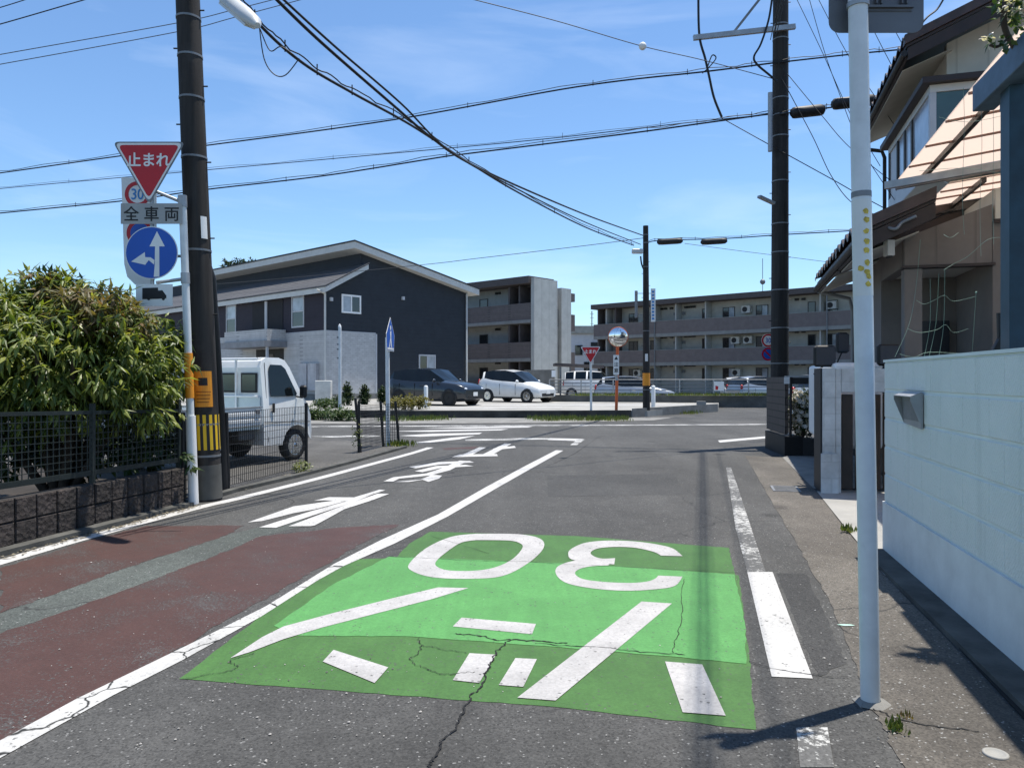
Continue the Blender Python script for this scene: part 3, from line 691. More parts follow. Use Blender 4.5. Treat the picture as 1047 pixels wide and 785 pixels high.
# lamp
lc0, lc1 = W(224, -6, 7.6), W(263, 27, 7.1)
t2 = thing('street_lamp', 'long grey street lamp head jutting from the dark pole at the top left', 'street lamp', lc1)
d = (lc1 - lc0); sx = d.cross(Z3).normalized(); sz = sx.cross(d).normalized(); rings = []
for s_, w_, h_ in ((-.5, .05, .04), (0, .07, .055), (.25, .085, .07), (.7, .085, .075), (.92, .075, .065), (1.0, .03, .03)):
    rings.append([lc0 + d * s_ + sx * w_ * math.cos(a) + sz * (h_ * math.sin(a) * (1.15 if math.sin(a) > 0 else .7)) for a in [2 * math.pi * k / 16 for k in range(16)]])
m = MB(); m.loft(rings, True, True, True); m.build('lamp_housing', M('lamp_housing', (.5, .52, .53), .45, var=.1), t2)
m = MB(); m.box(lc0 + d * .52 - sz * .05, d * .34, sx * .055, sz * .012); m.build('lens', M('frosted_lens', (.6, .62, .62), .3, var=.05), t2)
m = MB(); pp, r = at(6.0); m.tube([pp, lc0 - d * .4], .025, 8); m.build('bracket_arm', steel_dull, t2)
# big right pole
bR = V((5.67, 15.9, 0)); tR = bR + V((.03, 0, 11.5))
t, at = utility_pole(bR, tR, .188, .15, 'thick dark utility pole with steel crossarm behind the brown screen panel', (1.75, 2.5, 3.3, 4.1, 4.7, 5.6, 6.55, 7.0, 7.35, 8.6, 8.9))
PR = at
m = MB(); a, c = W(709, 39, 15.7), W(813, 27.5, 15.7); m.bar(a, c, .075, .1); m.build('crossarm', steel, t)
m = MB(); m.bar(W(750, 33.5, 15.72), W(781, -6, 15.72), .03, .05); m.build('brace', steel_dull, t)
m = MB(); m.tube([W(787.5, 95, 15.7), W(787.5, 155, 15.7)], .05, 8); m.build('cable_guard', steel, t)
m = MB(); m.bar(W(791, 208, 15.6), W(776, 201, 15.4), .09, .05); m.build('lamp_bracket', steel, t)
# small far pole
bF = G(661, 425.5); tF = V((bF.x - .03, bF.y, CH + (HY - 231) / F * bF.y))
t, at = utility_pole(bF, tF, .14, .1, 'slim brown utility pole with orange band and advert boards at the far corner', (1.0, 3.2, 5.6, 6.5, 6.8), True)
m = MB(); p, r = at(1.15); p2, r2 = at(1.62); m.tube([p, p2], r + .008, 16); m.build('orange_band', orange, t)
m = MB(); m.box(W(664.5, 312, bF.y - .05) + V((.12, 0, 0)), (.085, 0, 0), (0, .02, 0), (0, 0, .62)); ad = m.build('advert_board', signwhite, t)
m = MB()
for i in range(9): m.box(W(664.5, 312, bF.y - .075) + V((.12, 0, .5 - i * .125)), (.04, 0, 0), (0, .002, 0), (0, 0, .035))
m.build('blue_marking', signlight, ad)
m = MB(); m.box(W(650.5, 311, bF.y), (.03, .05, 0), (.03, -.03, 0), (0, 0, .5)); m.build('advert_board', steel_dull, t)
m = MB()
for y in (300, 308, 322): m.bar(W(650, y, bF.y), W(667, y, bF.y), .02)
m.build('board_bracket', steel_dull, t)
m = MB(); m.box(W(661, 365.5, bF.y - .14), (.05, 0, 0), (0, .01, 0), (0, 0, .14)); m.build('notice', signwhite, t)
c = W(652, 257, bF.y - .1)
m = MB(); m.bbox(c.x - .22, c.x + .2, c.y - .08, c.y + .08, c.z - .09, c.z + .09, .03); m.build('camera_box', M('pale_box', (.45, .46, .46), .5), t)
m = MB(); m.tube(spline([W(655, 262, bF.y), W(656, 270, bF.y), W(659, 278, bF.y), W(660, 285, bF.y)], 4), .03, 6); m.build('drop_cable', cablem, t)

# ------------------------------------------------------------------ overhead cables
def cable(label, pts, A, B, r, lash=False, mat=cablem, name='overhead_cable', cat='cable'):
    pl = Plane(A, (B[0] - A[0], B[1] - A[1])); P = spline([pl.at(*p) for p in pts], 10); m = MB(); r *= .78; m.tube(P, r, 6)
    if lash:
        o = [p + V((0, 0, r * 1.9 + .035 * abs(math.sin(i * .55)))) + V((random.uniform(-1, 1), 0, random.uniform(-1, 1))) * .008 for i, p in enumerate(P)]; m.tube(o, r * .5, 5)
        for i in range(2, len(P), 7): m.tube([P[i] + V((0, 0, -.03)), P[i] + V((0, 0, .1))], r * .45, 4)
    return tag(m.build(name, mat), label, cat, 'overhead cables')
LP, FP_, RP = (-3.4, 8.75), (bF.x, bF.y), (5.67, 15.7)
cable('heavy black cable from the top edge to the far slim pole, upper of the pair', [(262, -22), (283, 0), (330, 45), (400, 106), (440, 140), (478, 166), (540, 195), (605, 222), (658, 241)], (-2.6, 7.4), FP_, .024)
cable('heavy black cable from the top edge to the far slim pole, lower of the pair', [(268, -22), (290, 0), (345, 50), (410, 106), (462, 156), (530, 194), (600, 228), (655, 250)], (-2.5, 7.4), FP_, .018)
cable('bundled black cable passing just right of the lamp head down to the far slim pole', [(222, -30), (265, 25), (310, 65), (360, 95), (420, 128), (474, 163), (530, 197), (600, 233), (648, 251)], (-2.9, 7.2), FP_, .022, True)
m = MB(); P = [W(x, y, 7.6) for x, y in ((265, 26), (270, 60), (280, 76), (292, 77), (306, 60))]; m.tube(spline(P, 6), .006, 5)
P = [W(x, y, 7.6) for x, y in ((266, 30), (276, 52), (287, 48), (300, 56))]; m.tube(spline(P, 6), .006, 5)
tag(m.build('lamp_wire', cablem), 'thin loops of black wire hanging below the lamp head', 'wire')
cable('upper lashed cable crossing the whole sky to the crossarm pole', [(-60, 184), (0, 177), (120, 160), (210, 149), (400, 123), (590, 89), (725, 73), (795, 64)], (-15, 22), RP, .022, True)
cable('middle thin lashed cable crossing the sky left of the crossed bundle', [(-60, 200), (0, 193), (120, 182), (210, 174), (400, 157), (560, 142), (700, 126), (790, 117)], (-15, 22.5), RP, .013, True)
cable('lowest lashed cable crossing the sky and dipping at the crossed bundle', [(-60, 224), (0, 218), (130, 205), (210, 194), (330, 180), (450, 161), (480, 157), (640, 137), (720, 126), (792, 116)], (-15, 21.5), RP, .022, True)
cable('thin wire high on the left ending in a white insulator, upper of two parallel', [(-30, 62), (0, 56), (180, 24), (240, 10), (310, -8)], (-12, 16), (-3, 17), .011, mat=wirem)
cable('thin wire high on the left, lower of the two parallel', [(-30, 71), (0, 66), (180, 33), (240, 18), (330, -6)], (-12, 16.3), (-3, 17.3), .011, mat=wirem)
cable('dark wire cutting the upper left corner, lower of two', [(-30, 32), (0, 25), (90, -1), (130, -12)], (-12, 14), (-5, 14), .013)
cable('dark wire cutting the extreme upper left corner, upper of two', [(-30, 16), (0, 8), (32, -2)], (-12, 14.3), (-6, 14.3), .011)
cable('thin wire with a white ball sloping from the top edge to the crossarm pole', [(470, -4), (485, 0), (570, 22), (655, 47), (720, 62), (795, 82)], (-.8, 13), RP, .010, mat=wirem)
m = MB(); m.sphere(Plane((-.8, 13), (6.47, 2.7)).at(657, 47.5), .075); tag(m.build('marker_ball', signwhite), 'white ball clipped on the thin wire left of the crossarm', 'insulator')
cable('faint far wire from behind the dark gabled house to the far slim pole', [(100, 298), (240, 289), (420, 272), (490, 264), (600, 251), (661, 243)], (-24, 40), FP_, .016, mat=wirem)
cable('cable from the far slim pole to the right carrying two black splice cases', [(661, 250), (673, 246), (740, 244), (800, 240), (870, 236), (960, 229), (1040, 222)], FP_, (15, 25), .025, True)
cable('thin drooping wire below the cable with splice cases', [(700, 249), (760, 257), (800, 262), (870, 271)], (6.4, 28), (14, 29), .012, mat=wirem)
for x, l in ((685, 'black splice case on the far cable, nearer to the slim pole'), (730, 'black splice case on the far cable, second from the slim pole')):
    p = Plane(FP_, (15 - FP_[0], 25 - FP_[1])).at(x, 247); m = MB()
    m.lathe(p + V((-.45, .16, 0)), V((1, -.36, 0)), [(.04, 0), (.1, .06), (.11, .2), (.11, .75), (.1, .88), (.04, .95)], 12); m.box(p + V((0, 0, .1)), (.42, -.15, 0), (.02, .03, 0), (0, 0, .015)); tag(m.build('splice_case', blackm), l, 'splice case', 'splice cases on the cables')
cable('lashed cable leaving the crossarm pole to the right at its upper band', [(797, 64), (868, 56), (920, 51), (990, 44)], RP, (14, 15), .02, True)
cable('cable leaving the crossarm pole to the right with two splice cases, mid height', [(797, 117), (850, 110), (885, 105), (930, 99), (1000, 92)], RP, (14, 15), .02, True)
for x, y, s_, l in ((826, 117, .36, 'long black splice case beside the crossarm pole'), (873, 108, .46, 'black splice case half hidden by the white sign post')):
    p = Plane(RP, (14 - 5.67, -.7)).at(x, y); m = MB()
    m.lathe(p - V((s_, 0, -.02)), V((1, 0, .11)), [(.05, 0), (.11, .05), (.12, .1), (.12, 2 * s_ - .1), (.1, 2 * s_ - .04), (.04, 2 * s_)], 12); m.box(p + Z3 * .12, (s_, 0, .1 * s_), (0, .03, 0), (0, 0, .015)); tag(m.build('splice_case', blackm), l, 'splice case', 'splice cases on the cables')
fan = [('wire falling from the pole band past the post to the tiled house, uppermost', [(797, 66), (840, 118), (868, 150), (912, 186)], .010),
       ('wire dropping steeply from the pole to the lower roof', [(799, 80), (830, 138), (850, 180), (872, 208), (906, 224)], .010),
       ('thin steep wire from the top edge right of the crossarm pole, leftmost', [(812, -6), (840, 52), (870, 118), (900, 170)], .008),
       ('thin steep wire from the top edge right of the crossarm pole, second', [(826, -6), (842, 50), (856, 90), (880, 150), (915, 205)], .008),
       ('thin steep wire from the top edge behind the sign back', [(834, -6), (868, 58), (909, 120), (935, 160)], .008),
       ('thin steep wire just below the sign back, middle', [(890, 25), (909, 62), (930, 100)], .008),
       ('thin steep wire just below the sign back, right', [(910, 22), (924, 48), (945, 85)], .008),
       ('drop wire from the lower sky cable to the porch roof of the tiled house', [(738, 121), (790, 150), (850, 183), (880, 200), (910, 216)], .012)]
for l, pts, r in fan: cable(l, pts, RP, (7.6, 14.2) if pts[0][0] > 780 else (7, 15.2), r, mat=cablem)
def hang(label, pts, Y, r):
    m = MB(); m.tube(spline([W(x, y, Y) for x, y in pts], 6), r, 6); return tag(m.build('hanging_cable', cablem), label, 'cable')
hang('dark cable hanging from the end of the crossarm to the lower sky cable', [(714, -8), (715, 36), (721, 60), (725, 78), (730, 100), (738, 120)], 15.7, .025)
hang('loop of cable where the hanging cable meets the upper sky cable', [(723, 70), (728, 57), (732, 60), (724, 70), (718, 75)], 15.7, .013)
hang('cable looping down the left side of the crossarm pole', [(790, -6), (786, 20), (778, 45), (771, 58), (774, 66), (788, 78), (794, 84)], 15.6, .022)
# street cables above the frame, whose shade falls along the lane
def span(label, a, b, sag, r):
    m = MB(); a, b = V(a), V(b); m.tube([a.lerp(b, i / 24) - Z3 * sag * 4 * (i / 24) * (1 - i / 24) for i in range(25)], r, 6); return tag(m.build('overhead_cable', cablem), label, 'cable', 'overhead cables')
e0 = V((5.67, 15.6, 0)) - pd * .22; e1 = e0 - rd * 34
for k_ in range(3): span('overhead power line following the lane above the picture', e0 + Z3 * (8.5 + .05 * k_) + pd * (.06 * k_ - .06), e1 + Z3 * (8.5 + .05 * k_) + pd * (.05 * k_ - .05), .25, (.008, .014, .008)[k_])
span('overhead power line following the lane above the picture', e0 + Z3 * 9.8 + pd * .5, e1 + Z3 * 9.8 + pd * .5, .3, .009)
span('overhead power line crossing the lane above the picture', V((-3.3, 8.75, 7.4)), V((5.6, 15.7, 9.4)), .35, .014)


# ================================================================== buildings
def slab(m, pl, t0, t1, z0, z1, o0, o1):
    a, b = pl.p(t0, z0, o0), pl.p(t1, z0, o0); c, d = pl.p(t1, z0, o1), pl.p(t0, z0, o1)
    return m.prism([a, b, c, d], (0, 0, z1 - z0))
def rpx(pl, x0, x1, y0, y1):
    xm = (x0 + x1) / 2; t0, t1 = pl.t(x0), pl.t(x1)
    return min(t0, t1), max(t0, t1), pl.z(xm, y1), pl.z(xm, y0)
def window(pl, r, par, frame, glassm_, off=0, split=None, fw=.06, name='window'):
    t0, t1, z0, z1 = r
    m = MB(); slab(m, pl, t0, t1, z0, z0 + fw, off - .02, off + .05); slab(m, pl, t0, t1, z1 - fw, z1, off - .02, off + .05)
    slab(m, pl, t0, t0 + fw, z0 + fw, z1 - fw, off - .02, off + .048); slab(m, pl, t1 - fw, t1, z0 + fw, z1 - fw, off - .02, off + .048)
    if split == 'v': tm = (t0 + t1) / 2; slab(m, pl, tm - fw * .4, tm + fw * .4, z0 + fw, z1 - fw, off - .02, off + .04)
    if split == 'h': zm = (z0 + z1) / 2 - .05; slab(m, pl, t0 + fw, t1 - fw, zm - fw * .4, zm + fw * .4, off - .02, off + .04)
    f = m.build(name, frame, par)
    gl = glassm_ if isinstance(glassm_, tuple) else (glassm_,)
    m = MB()
    if split == 'v':
        slab(m, pl, t0 + fw, tm - fw * .4, z0 + fw, z1 - fw, off - .01, off + .02); m.cur = len(gl) - 1; slab(m, pl, tm + fw * .4, t1 - fw, z0 + fw, z1 - fw, off - .01, off + .02)
    elif split == 'h':
        slab(m, pl, t0 + fw, t1 - fw, z0 + fw, zm - fw * .4, off - .01, off + .02); m.cur = len(gl) - 1; slab(m, pl, t0 + fw, t1 - fw, zm + fw * .4, z1 - fw, off - .01, off + .02)
    else: slab(m, pl, t0 + fw, t1 - fw, z0 + fw, z1 - fw, off - .01, off + .02)
    m.build('pane', list(gl), f); return f
def siding(name, col, period, axis='z', var=.12, rough=.75, depth=.5, rotz=0):
    n = N(name); mp = n.n('ShaderNodeMapping'); mp.inputs['Rotation'].default_value = (0, 0, -rotz); n.L(n.co(), mp.inputs[0])
    wv = n.n('ShaderNodeTexWave', wave_type='BANDS', bands_direction=axis.upper(), wave_profile='SAW'); wv.inputs['Scale'].default_value = 2 * math.pi / (20 * period) ; n.L(mp.outputs[0], wv.inputs['Vector'])
    c = n.mix(n.ramp(n.noise(1.6, 6, .65), .3, .7), sc(col, 1 - var), sc(col, 1 + var))
    c = n.mix(n.math('MULTIPLY', n.ramp(wv.outputs['Fac'], .9, 1.0), .45), c, sc(col, .45))
    n.bump(wv.outputs['Fac'], depth, .01); return n.fin(c, rough, 0, .3)
AG = math.atan2(fd.y, fd.x)
navy = siding('navy_siding', (.024, .030, .039), .23, 'z', rotz=AG)
navy2 = siding('plum_navy_siding', (.027, .024, .036), .23, 'z', rotz=AG)
pale_tile = brickmat('pale_grey_tile', (.42, .42, .42), (.50, .50, .50), (.33, .33, .33), .45, .11, .012, .7, 0, .4, .15)
roof_grey = brickmat('slate_roof', (.075, .078, .082), (.1, .1, .105), (.045, .045, .05), .5, .16, .02, .7, 0, .3)
roof_dark = M('dark_roofing', (.02, .021, .024), .6)
fascia = M('pale_fascia', (.5, .5, .48), .5, var=.08)
trim = M('window_trim', (.42, .43, .45), .45, var=.08)
trim_dark = M('brown_window_trim', (.06, .055, .05), .5)

# ---- dark gabled apartment house
Cc = V((( 333 - CX) / F * 41, 41, 0)); PG, PF = Plane(Cc, gd), Plane(Cc, fd)
gy = FLZ
t = thing('apartment_house', 'navy two storey house with pale gable trim and grey tiled ground floor', 'house', (Cc.x, Cc.y, gy))
ta, za = PG.t(357), PG.z(357, 247); te, ze = PG.t(484), PG.z(484, 296); tr_ = PG.t(477); sl_ = (ze - za) / (te - ta)
tl, zl = PG.t(371), PG.z(371, 270); t0_, z0_ = PG.t(327), PG.z(327, 293); sl2 = (zl - z0_) / (tl - t0_)
tc_ = PG.t(369)
gp = lambda tt, z, k=0: V((*(Cc + gd * tt + fd * k).xy, z))
LEN = 27
wall_top = lambda tt: za + sl_ * (tt - ta) - .3
low_top = lambda tt: z0_ + sl2 * (tt - t0_) - .22
m = MB(); m.prism([gp(0, gy), gp(tr_, gy), gp(tr_, wall_top(tr_)), gp(tc_, wall_top(tc_)), gp(tc_, low_top(tc_)), gp(0, low_top(0))], fd * LEN); m.build('wall', navy, t)
lr = PF.t(176) * 1.02
def roof(name, a, b, th, k0, k1, topm, fas):
    m = MB(); m.prism([gp(a[0], a[1] - th, k0), gp(b[0], b[1] - th, k0), gp(b[0], b[1] - .05, k0), gp(a[0], a[1] - .05, k0)], fd * (k1 - k0)); o = m.build(name, fas, t)
    m = MB(); m.prism([gp(a[0] - .04, a[1] - .048, k0 - .04), gp(b[0] + .04, b[1] - .048, k0 - .04), gp(b[0] + .04, b[1] + .03, k0 - .04), gp(a[0] - .04, a[1] + .03, k0 - .04)], fd * (k1 - k0 + .08)); m.build('roof_covering', topm, o)
roof('roof', (ta, za), (te, ze), .42, -.55, lr, roof_dark, fascia)
roof('porch_roof', (t0_, z0_), (tl, zl), .34, -.55, LEN + .6, roof_grey, fascia)
zb = PG.z(336, 339)
m = MB(); slab(m, PF, -.03, LEN, gy + .3, zb, .002, .05); m.build('tile_cladding', pale_tile, t)
m = MB(); slab(m, PG, 0, PG.t(383.5), gy + .3, zb, .002, .05); m.build('tile_cladding', pale_tile, t)
m = MB(); slab(m, PG, PG.t(383.2), PG.t(383.2) + .12, gy + .3, zb, .003, .07); slab(m, PG, -.02, PG.t(383.5), zb, zb + .07, .003, .06); slab(m, PF, -.02, LEN, zb, zb + .07, .003, .06); m.build('cladding_trim', trim, t)
m = MB(); slab(m, PF, 0.06, LEN, zb + .08, low_top(0) - .05, .002, .03); m.build('upper_cladding', navy2, t)
window(PF, rpx(PF, 299, 311.7, 300, 335), t, trim, (glass, glass_pale), .02, 'h', .09)
window(PF, rpx(PF, 232, 242, 309, 341.5), t, trim, (glass, glass_pale), .02, 'h', .09)
window(PG, rpx(PG, 349, 368.8, 301.5, 320.5), t, whitem, (glass_pale, glass), 0, 'v', .1)
window(PG, rpx(PG, 428, 445, 362.5, 378.5), t, trim, (glass, glass_pale), 0, 'v', .09)
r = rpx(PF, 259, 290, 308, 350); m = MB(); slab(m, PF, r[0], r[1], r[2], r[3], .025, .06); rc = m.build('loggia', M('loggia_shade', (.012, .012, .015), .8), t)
m = MB(); slab(m, PF, (r[0] + r[1]) / 2 - .05, (r[0] + r[1]) / 2 + .2, r[2], r[3], .06, .12); m.build('pipe', trim, rc)
r = rpx(PF, 249, 293, 339, 352); m = MB(); slab(m, PF, r[0], r[1], r[2] + .1, r[3], .06, 1.25); bal = m.build('balcony', pale_tile, t)
m = MB(); slab(m, PF, r[0] - .15, r[1] + .1, r[2] - .25, r[2] + .1, .06, 1.5); m.build('canopy', M('canopy_grey', (.2, .205, .22), .6), bal)
m = MB(); slab(m, PF, r[0] - .1, r[0] + .02, gy, r[2] - .25, 1.2, 1.32); m.build('canopy_post', trim, bal)
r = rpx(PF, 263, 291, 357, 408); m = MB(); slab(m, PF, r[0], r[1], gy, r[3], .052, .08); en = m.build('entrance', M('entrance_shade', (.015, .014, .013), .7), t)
m = MB(); slab(m, PF, r[0] + 1.1, r[0] + 1.9, gy + .1, r[3] - .3, .08, .11); m.build('door', M('door_brown', (.08, .06, .05), .5), en)
for x0, x1 in ((309, 317), (318.5, 327)):
    r = rpx(PF, x0, x1, 371.5, 399); m = MB(); slab(m, PF, *r, .052, .25); m.build('meter_box', M('meter_box_grey', (.4, .4, .42), .5), t)
m = MB(); a = PF.p(-.12, 0, .12); m.tube([V((a.x, a.y, gy)), V((a.x, a.y, z0_ - .35))], .06, 8); m.tube([V((a.x, a.y, z0_ - .35)), V((*(a.xy), z0_ - .35)) + V((-.35, -.4, .15))], .06, 8); m.build('downpipe', fascia, t)
a = gp(tr_ - .1, 0, -.12); m = MB(); m.tube([V((a.x, a.y, gy)), V((a.x, a.y, ze - .35)), V((*(a.xy), ze - .1)) + gd * .5], .06, 8); m.build('downpipe', fascia, t)
for x, y in ((411.5, 305), (338, 306)):
    p = PG.at(x, y); m = MB(); m.box(p - fd * .06, gd * .09, fd * .06, Z3 * .1); m.build('wall_lamp', trim, t)
m = MB(); slab(m, PG, -.1, tr_ + .05, gy, gy + .32, .004, .06); slab(m, PF, -.1, LEN, gy, gy + .32, .004, .06); m.build('plinth', conc_mid, t)
# ---- brown and white apartment block
Cb = V(((543 - CX) / F * 58, 58, 0)); PBF, PBG = Plane(Cb, fd), Plane(Cb, gd)
brown = brickmat('brown_tile', (.135, .113, .108), (.155, .13, .125), (.1, .09, .085), .3, .1, .01, .75, 0, .2, .15)
browns = M('brown_render', (.085, .072, .07), .8, var=.12)
greyw = M('grey_render', (.24, .24, .23), .8, var=.12, dirt=.2)
shade_w = M('recess_render', (.40, .395, .37), .8, var=.12)
panelm = siding('light_panel', (.46, .46, .43), .9, 'x', .12, .75, .3, rotz=math.atan2(gd.y, gd.x))
t = thing('apartment_block', 'three storey brown and grey flats with pale corner tower behind the white hatchback', 'apartment building', (Cb.x, Cb.y, 0))
LB = 17; DB = 9
bp = lambda tf, tg, z: V((*(Cb + fd * tf + gd * tg).xy, z))
def bbox(par, name, mat, f0, f1, g0, g1, z0, z1, P=None):
    q = P or bp
    m = MB(); m.prism([q(f0, g0, z0), q(f1, g0, z0), q(f1, g1, z0), q(f0, g1, z0)], (0, 0, z1 - z0)); return m.build(name, mat, par)
tg1 = PBG.t(566.5)
DB = tg1
bbox(t, 'wall', shade_w, .0, LB, 1.5, DB, 0, 8.8)
bbox(t, 'roof', browns, -.0, LB + .3, -.3, DB - .02, 8.75, 9.3)
for z0, z1, zs in ((5.95, 7.25, 5.7), (2.97, 4.22, 2.7), (0, 1.2, -.1)):
    o = bbox(t, 'balcony', brown, .0, LB, 0, .16, z0, z1); bbox(o, 'floor_slab', greyw, .02, LB, -.05, 1.5, zs, z0 - .003)
    bbox(o, 'side_panel', brown, -.02, .16, .165, 1.5, z0, z1)
for zf in (5.9, 2.9, .1):
    for px_ in (519, 529.5):
        tf = PBF.t(px_); bbox(t, 'partition', browns, tf - .08, tf + .08, .17, 1.495, zf + .08, zf + 2.75)
    tf = PBF.t(500); Pw = Plane(bp(0, 1.5, 0), fd)
    window(Pw, (Pw.t(499), Pw.t(490.5), zf + 1.0, zf + 2.2), t, trim_dark, glass, .0, None, .07)
    window(Pw, (Pw.t(527), Pw.t(521), zf + .3, zf + 2.3), t, trim_dark, glass, .0, None, .07)
    window(Pw, (Pw.t(540), Pw.t(533), zf + .3, zf + 2.3), t, trim_dark, glass, .0, None, .07)
    for px_ in (508, 511): m = MB(); p = Pw.at(px_, 300); p.z = zf + 2.55; m.box(p - gd * .06, fd * .12, gd * .06, Z3 * .09); m.build('vent', blackm, t)
bbox(t, 'tower', panelm, -.35, -.04, -.06, tg1, 0, 9.15)
tg2 = PBG.t(573); tg3 = PBG.t(583)
bbox(t, 'stair_wall', browns, 1.2, 8, tg1 + .02, tg2, 0, 8.9)
for zf in (7.2, 4.5): bbox(t, 'stair_panel', brown, .2, 1.18, tg1 + .03, tg2 - .05, zf - 1.6, zf - .2)
for zf in (6.2, 3.4): bbox(t, 'stair_window', glass, 1.15, 1.195, tg1 + .2, tg2 - 1.0, zf, zf + 2.1)
bbox(t, 'tower', panelm, -.1, 6, tg2 + .02, tg3, 0, 8.7)
for za_, zb_ in ((7.9, 8.6), (5.4, 6.8), (2.0, 3.6)): bbox(t, 'balcony', brown, 1.2, 5, tg3 + .02, tg3 + 2.2, za_, zb_)
# forecourt wall and cycle shelter in front of it
p = W(540, 400, 47); t = thing('enclosure_wall', 'plain grey concrete enclosure wall behind the white hatchback', 'wall', p)
m = MB(); a, b = W(536, 400, 47.5), W(567, 400, 46); a.z = b.z = FLZ; m.prism([a, b, b + V((.05, .2, 0)), a + V((.05, .2, 0))], (0, 0, CH + (HY - 378) / F * 46.5 - FLZ)); m.build('wall_panel', conc_mid, t)
m = MB(); p = W(566, 382, 45.9); m.box(p, (.12, 0, 0), (0, .05, 0), (0, 0, .2)); m.build('lamp_box', whitem, t)
p = W(590, 400, 50); t = thing('cycle_shelter', 'low dark shelter with flat roof between the two apartment blocks', 'shelter', V((p.x, p.y, FLZ)))
m = MB(); a, b = W(568, 371, 50), W(618, 373.5, 49); m.prism([a, b, b + V((0, 3, 0)), a + V((0, 3, 0))], (0, 0, -.18)); m.build('roof', browns, t)
for x in (573, 583, 600, 614):
    m = MB(); a = W(x, 375, 50); m.tube([V((a.x, a.y, FLZ)), a], .06, 8); m.build('post', steel_dull, t)
# ---- long apartment block
e = -fd; Pc0 = V(((607 - CX) / F * 78, 78, 0)); PC = Plane(Pc0, e); nC = V((e.y, -e.x, 0)); nC = nC if nC.y < 0 else -nC
t = thing('apartment_block', 'long three storey brown and grey flats with banded balconies across the junction', 'apartment building', Pc0)
cp = lambda k, d, z: V((*(Pc0 + e * k - nC * d).xy, z))
LC = 46
bbox(t, 'wall', M('flat_wall_render', (.42, .41, .37), .8, var=.1, dirt=.15), .5, LC, 1.3, 10, 0, 8.6, cp)
bbox(t, 'roof', browns, -.2, LC + .3, -.25, 10.2, 8.52, 9.0, cp)
brown2 = M('balcony_brown', (.155, .13, .125), .75, var=.12)
for z0, z1, zs in ((5.72, 6.89, 5.4), (2.93, 4.09, 2.6)):
    o = bbox(t, 'balcony', brown2, 0, LC, 0, .14, z0, z1, cp); bbox(o, 'floor_slab', greyw, 0.01, LC, -.03, 1.3, zs, z0 - .003, cp); bbox(o, 'rail_cap', greyw, 0, LC, -.02, .16, z1 + .002, z1 + .05, cp)
    bbox(o, 'end_panel', brown2, -.02, .12, .145, 1.3, z0, z1, cp)
Pcw = Plane(cp(0, 1.3, 0), e)
for px_ in (619, 668.5, 690, 720.5, 790, 838):
    k = PC.t(px_); bbox(t, 'partition', shade_w, k - .06, k + .06, .15, 1.29, 0, 8.5, cp)
for k in (.45, 2.6): bbox(t, 'partition', browns, k - .07, k + .07, .15, 1.29, 0, 8.5, cp)
acm = M('ac_unit_cream', (.5, .49, .45), .5)
for fi, zf in enumerate((0.1, 2.9, 5.7)):
    for x0, x1, sp in ((643, 652.5, 'v'), (665, 672.5, None), (718, 727, None), (739, 751.5, 'v'), (773, 785.5, 'v'), (826, 834, None), (845, 857, 'v')):
        gls = (glass, glass_pale) if sp == 'v' and x0 > 700 else glass
        window(Pcw, (Pcw.t(x0), Pcw.t(x1), zf + .25 + (.9 if not sp else 0), zf + 2.25), t, trim_dark, gls, 0, sp, .06)
    for px_ in (677, 681, 687, 702, 706, 710, 815, 822):
        p = Pcw.at(px_, 330); p.z = zf + 2.5; m = MB(); m.box(p + nC * .1, e * .15, nC * .1, Z3 * .09); m.build('vent', blackm, t)
    for px_ in (691, 695, 699):
        p = Pcw.at(px_, 330); p.z = zf + 1.95; m = MB(); m.box(p + nC * .06, e * .2, nC * .05, Z3 * .14); m.build('grille', steel_dull, t)
for px_, zf in ((765, 7.6), (754, 4.85), (767, 4.85), (755, 1.9), (654, 1.9), (852, 7.5)):
    p = Pcw.at(px_, 330); p.z = zf; m = MB(); m.box(p + nC * .35, e * .4, nC * .2, Z3 * .32); o = m.build('air_conditioner', acm, t)
    m = MB(); m.disc(p + nC * .56 - e * .08, e, Z3, .24, nC * .01, 20); m.build('fan_grille', blackm, o)
for px_ in (669, 800, 845):
    p = PC.at(px_, 330); m = MB(); m.tube([V((p.x, p.y - .1, 0)), V((p.x, p.y - .1, 8.5))], .05, 6); m.build('downpipe', steel_dull, t)
p = PC.at(782, 292); m = MB(); m.tube([cp(PC.t(770), 2, 9), cp(PC.t(770), 2, 12.2)], .03, 5); m.sphere(cp(PC.t(770), 2, 10.1), .25, 8, 6); m.build('antenna', steel_dull, t)
# ---- white house between
p = W(597, 400, 88); t = thing('white_house', 'small white flat roofed house glimpsed between the two apartment blocks', 'house', V((p.x, p.y, 0)))
a, b = W(580, 338, 88), W(618, 338, 88)
m = MB(); m.abox(a.x, b.x, 88, 96, 0, 6.6); m.build('wall', M('white_render', (.62, .63, .64), .8, var=.08), t)
m = MB(); m.abox(a.x - .2, b.x + .2, 87.7, 96, 6.62, 7.5); m.build('parapet', M('beige_parapet', (.42, .4, .34), .8), t)
for x0, x1, y0, y1 in ((588, 595.5, 353, 363), (597, 603, 370, 383), (604, 611, 350, 360)):
    a, b = W(x0, y0, 88), W(x1, y1, 88); m = MB(); m.abox(a.x, b.x, 87.9, 88.02, b.z, a.z); m.build('window', glass, t)
p = W(605, 320, 95); m = MB()
t = thing('antenna_mast', 'thin lattice aerial mast rising left of the long apartment block', 'antenna', V((p.x, p.y, 0)))
m = MB(); m.tube([V((p.x, p.y, 0)), W(605.2, 318, 95)], .07, 5); m.build('mast', steel_dull, t)
m = MB()
for y in (321, 325, 331): m.bar(W(603.2, y, 95), W(607.2, y, 95), .04)
m.build('aerial', steel_dull, t)

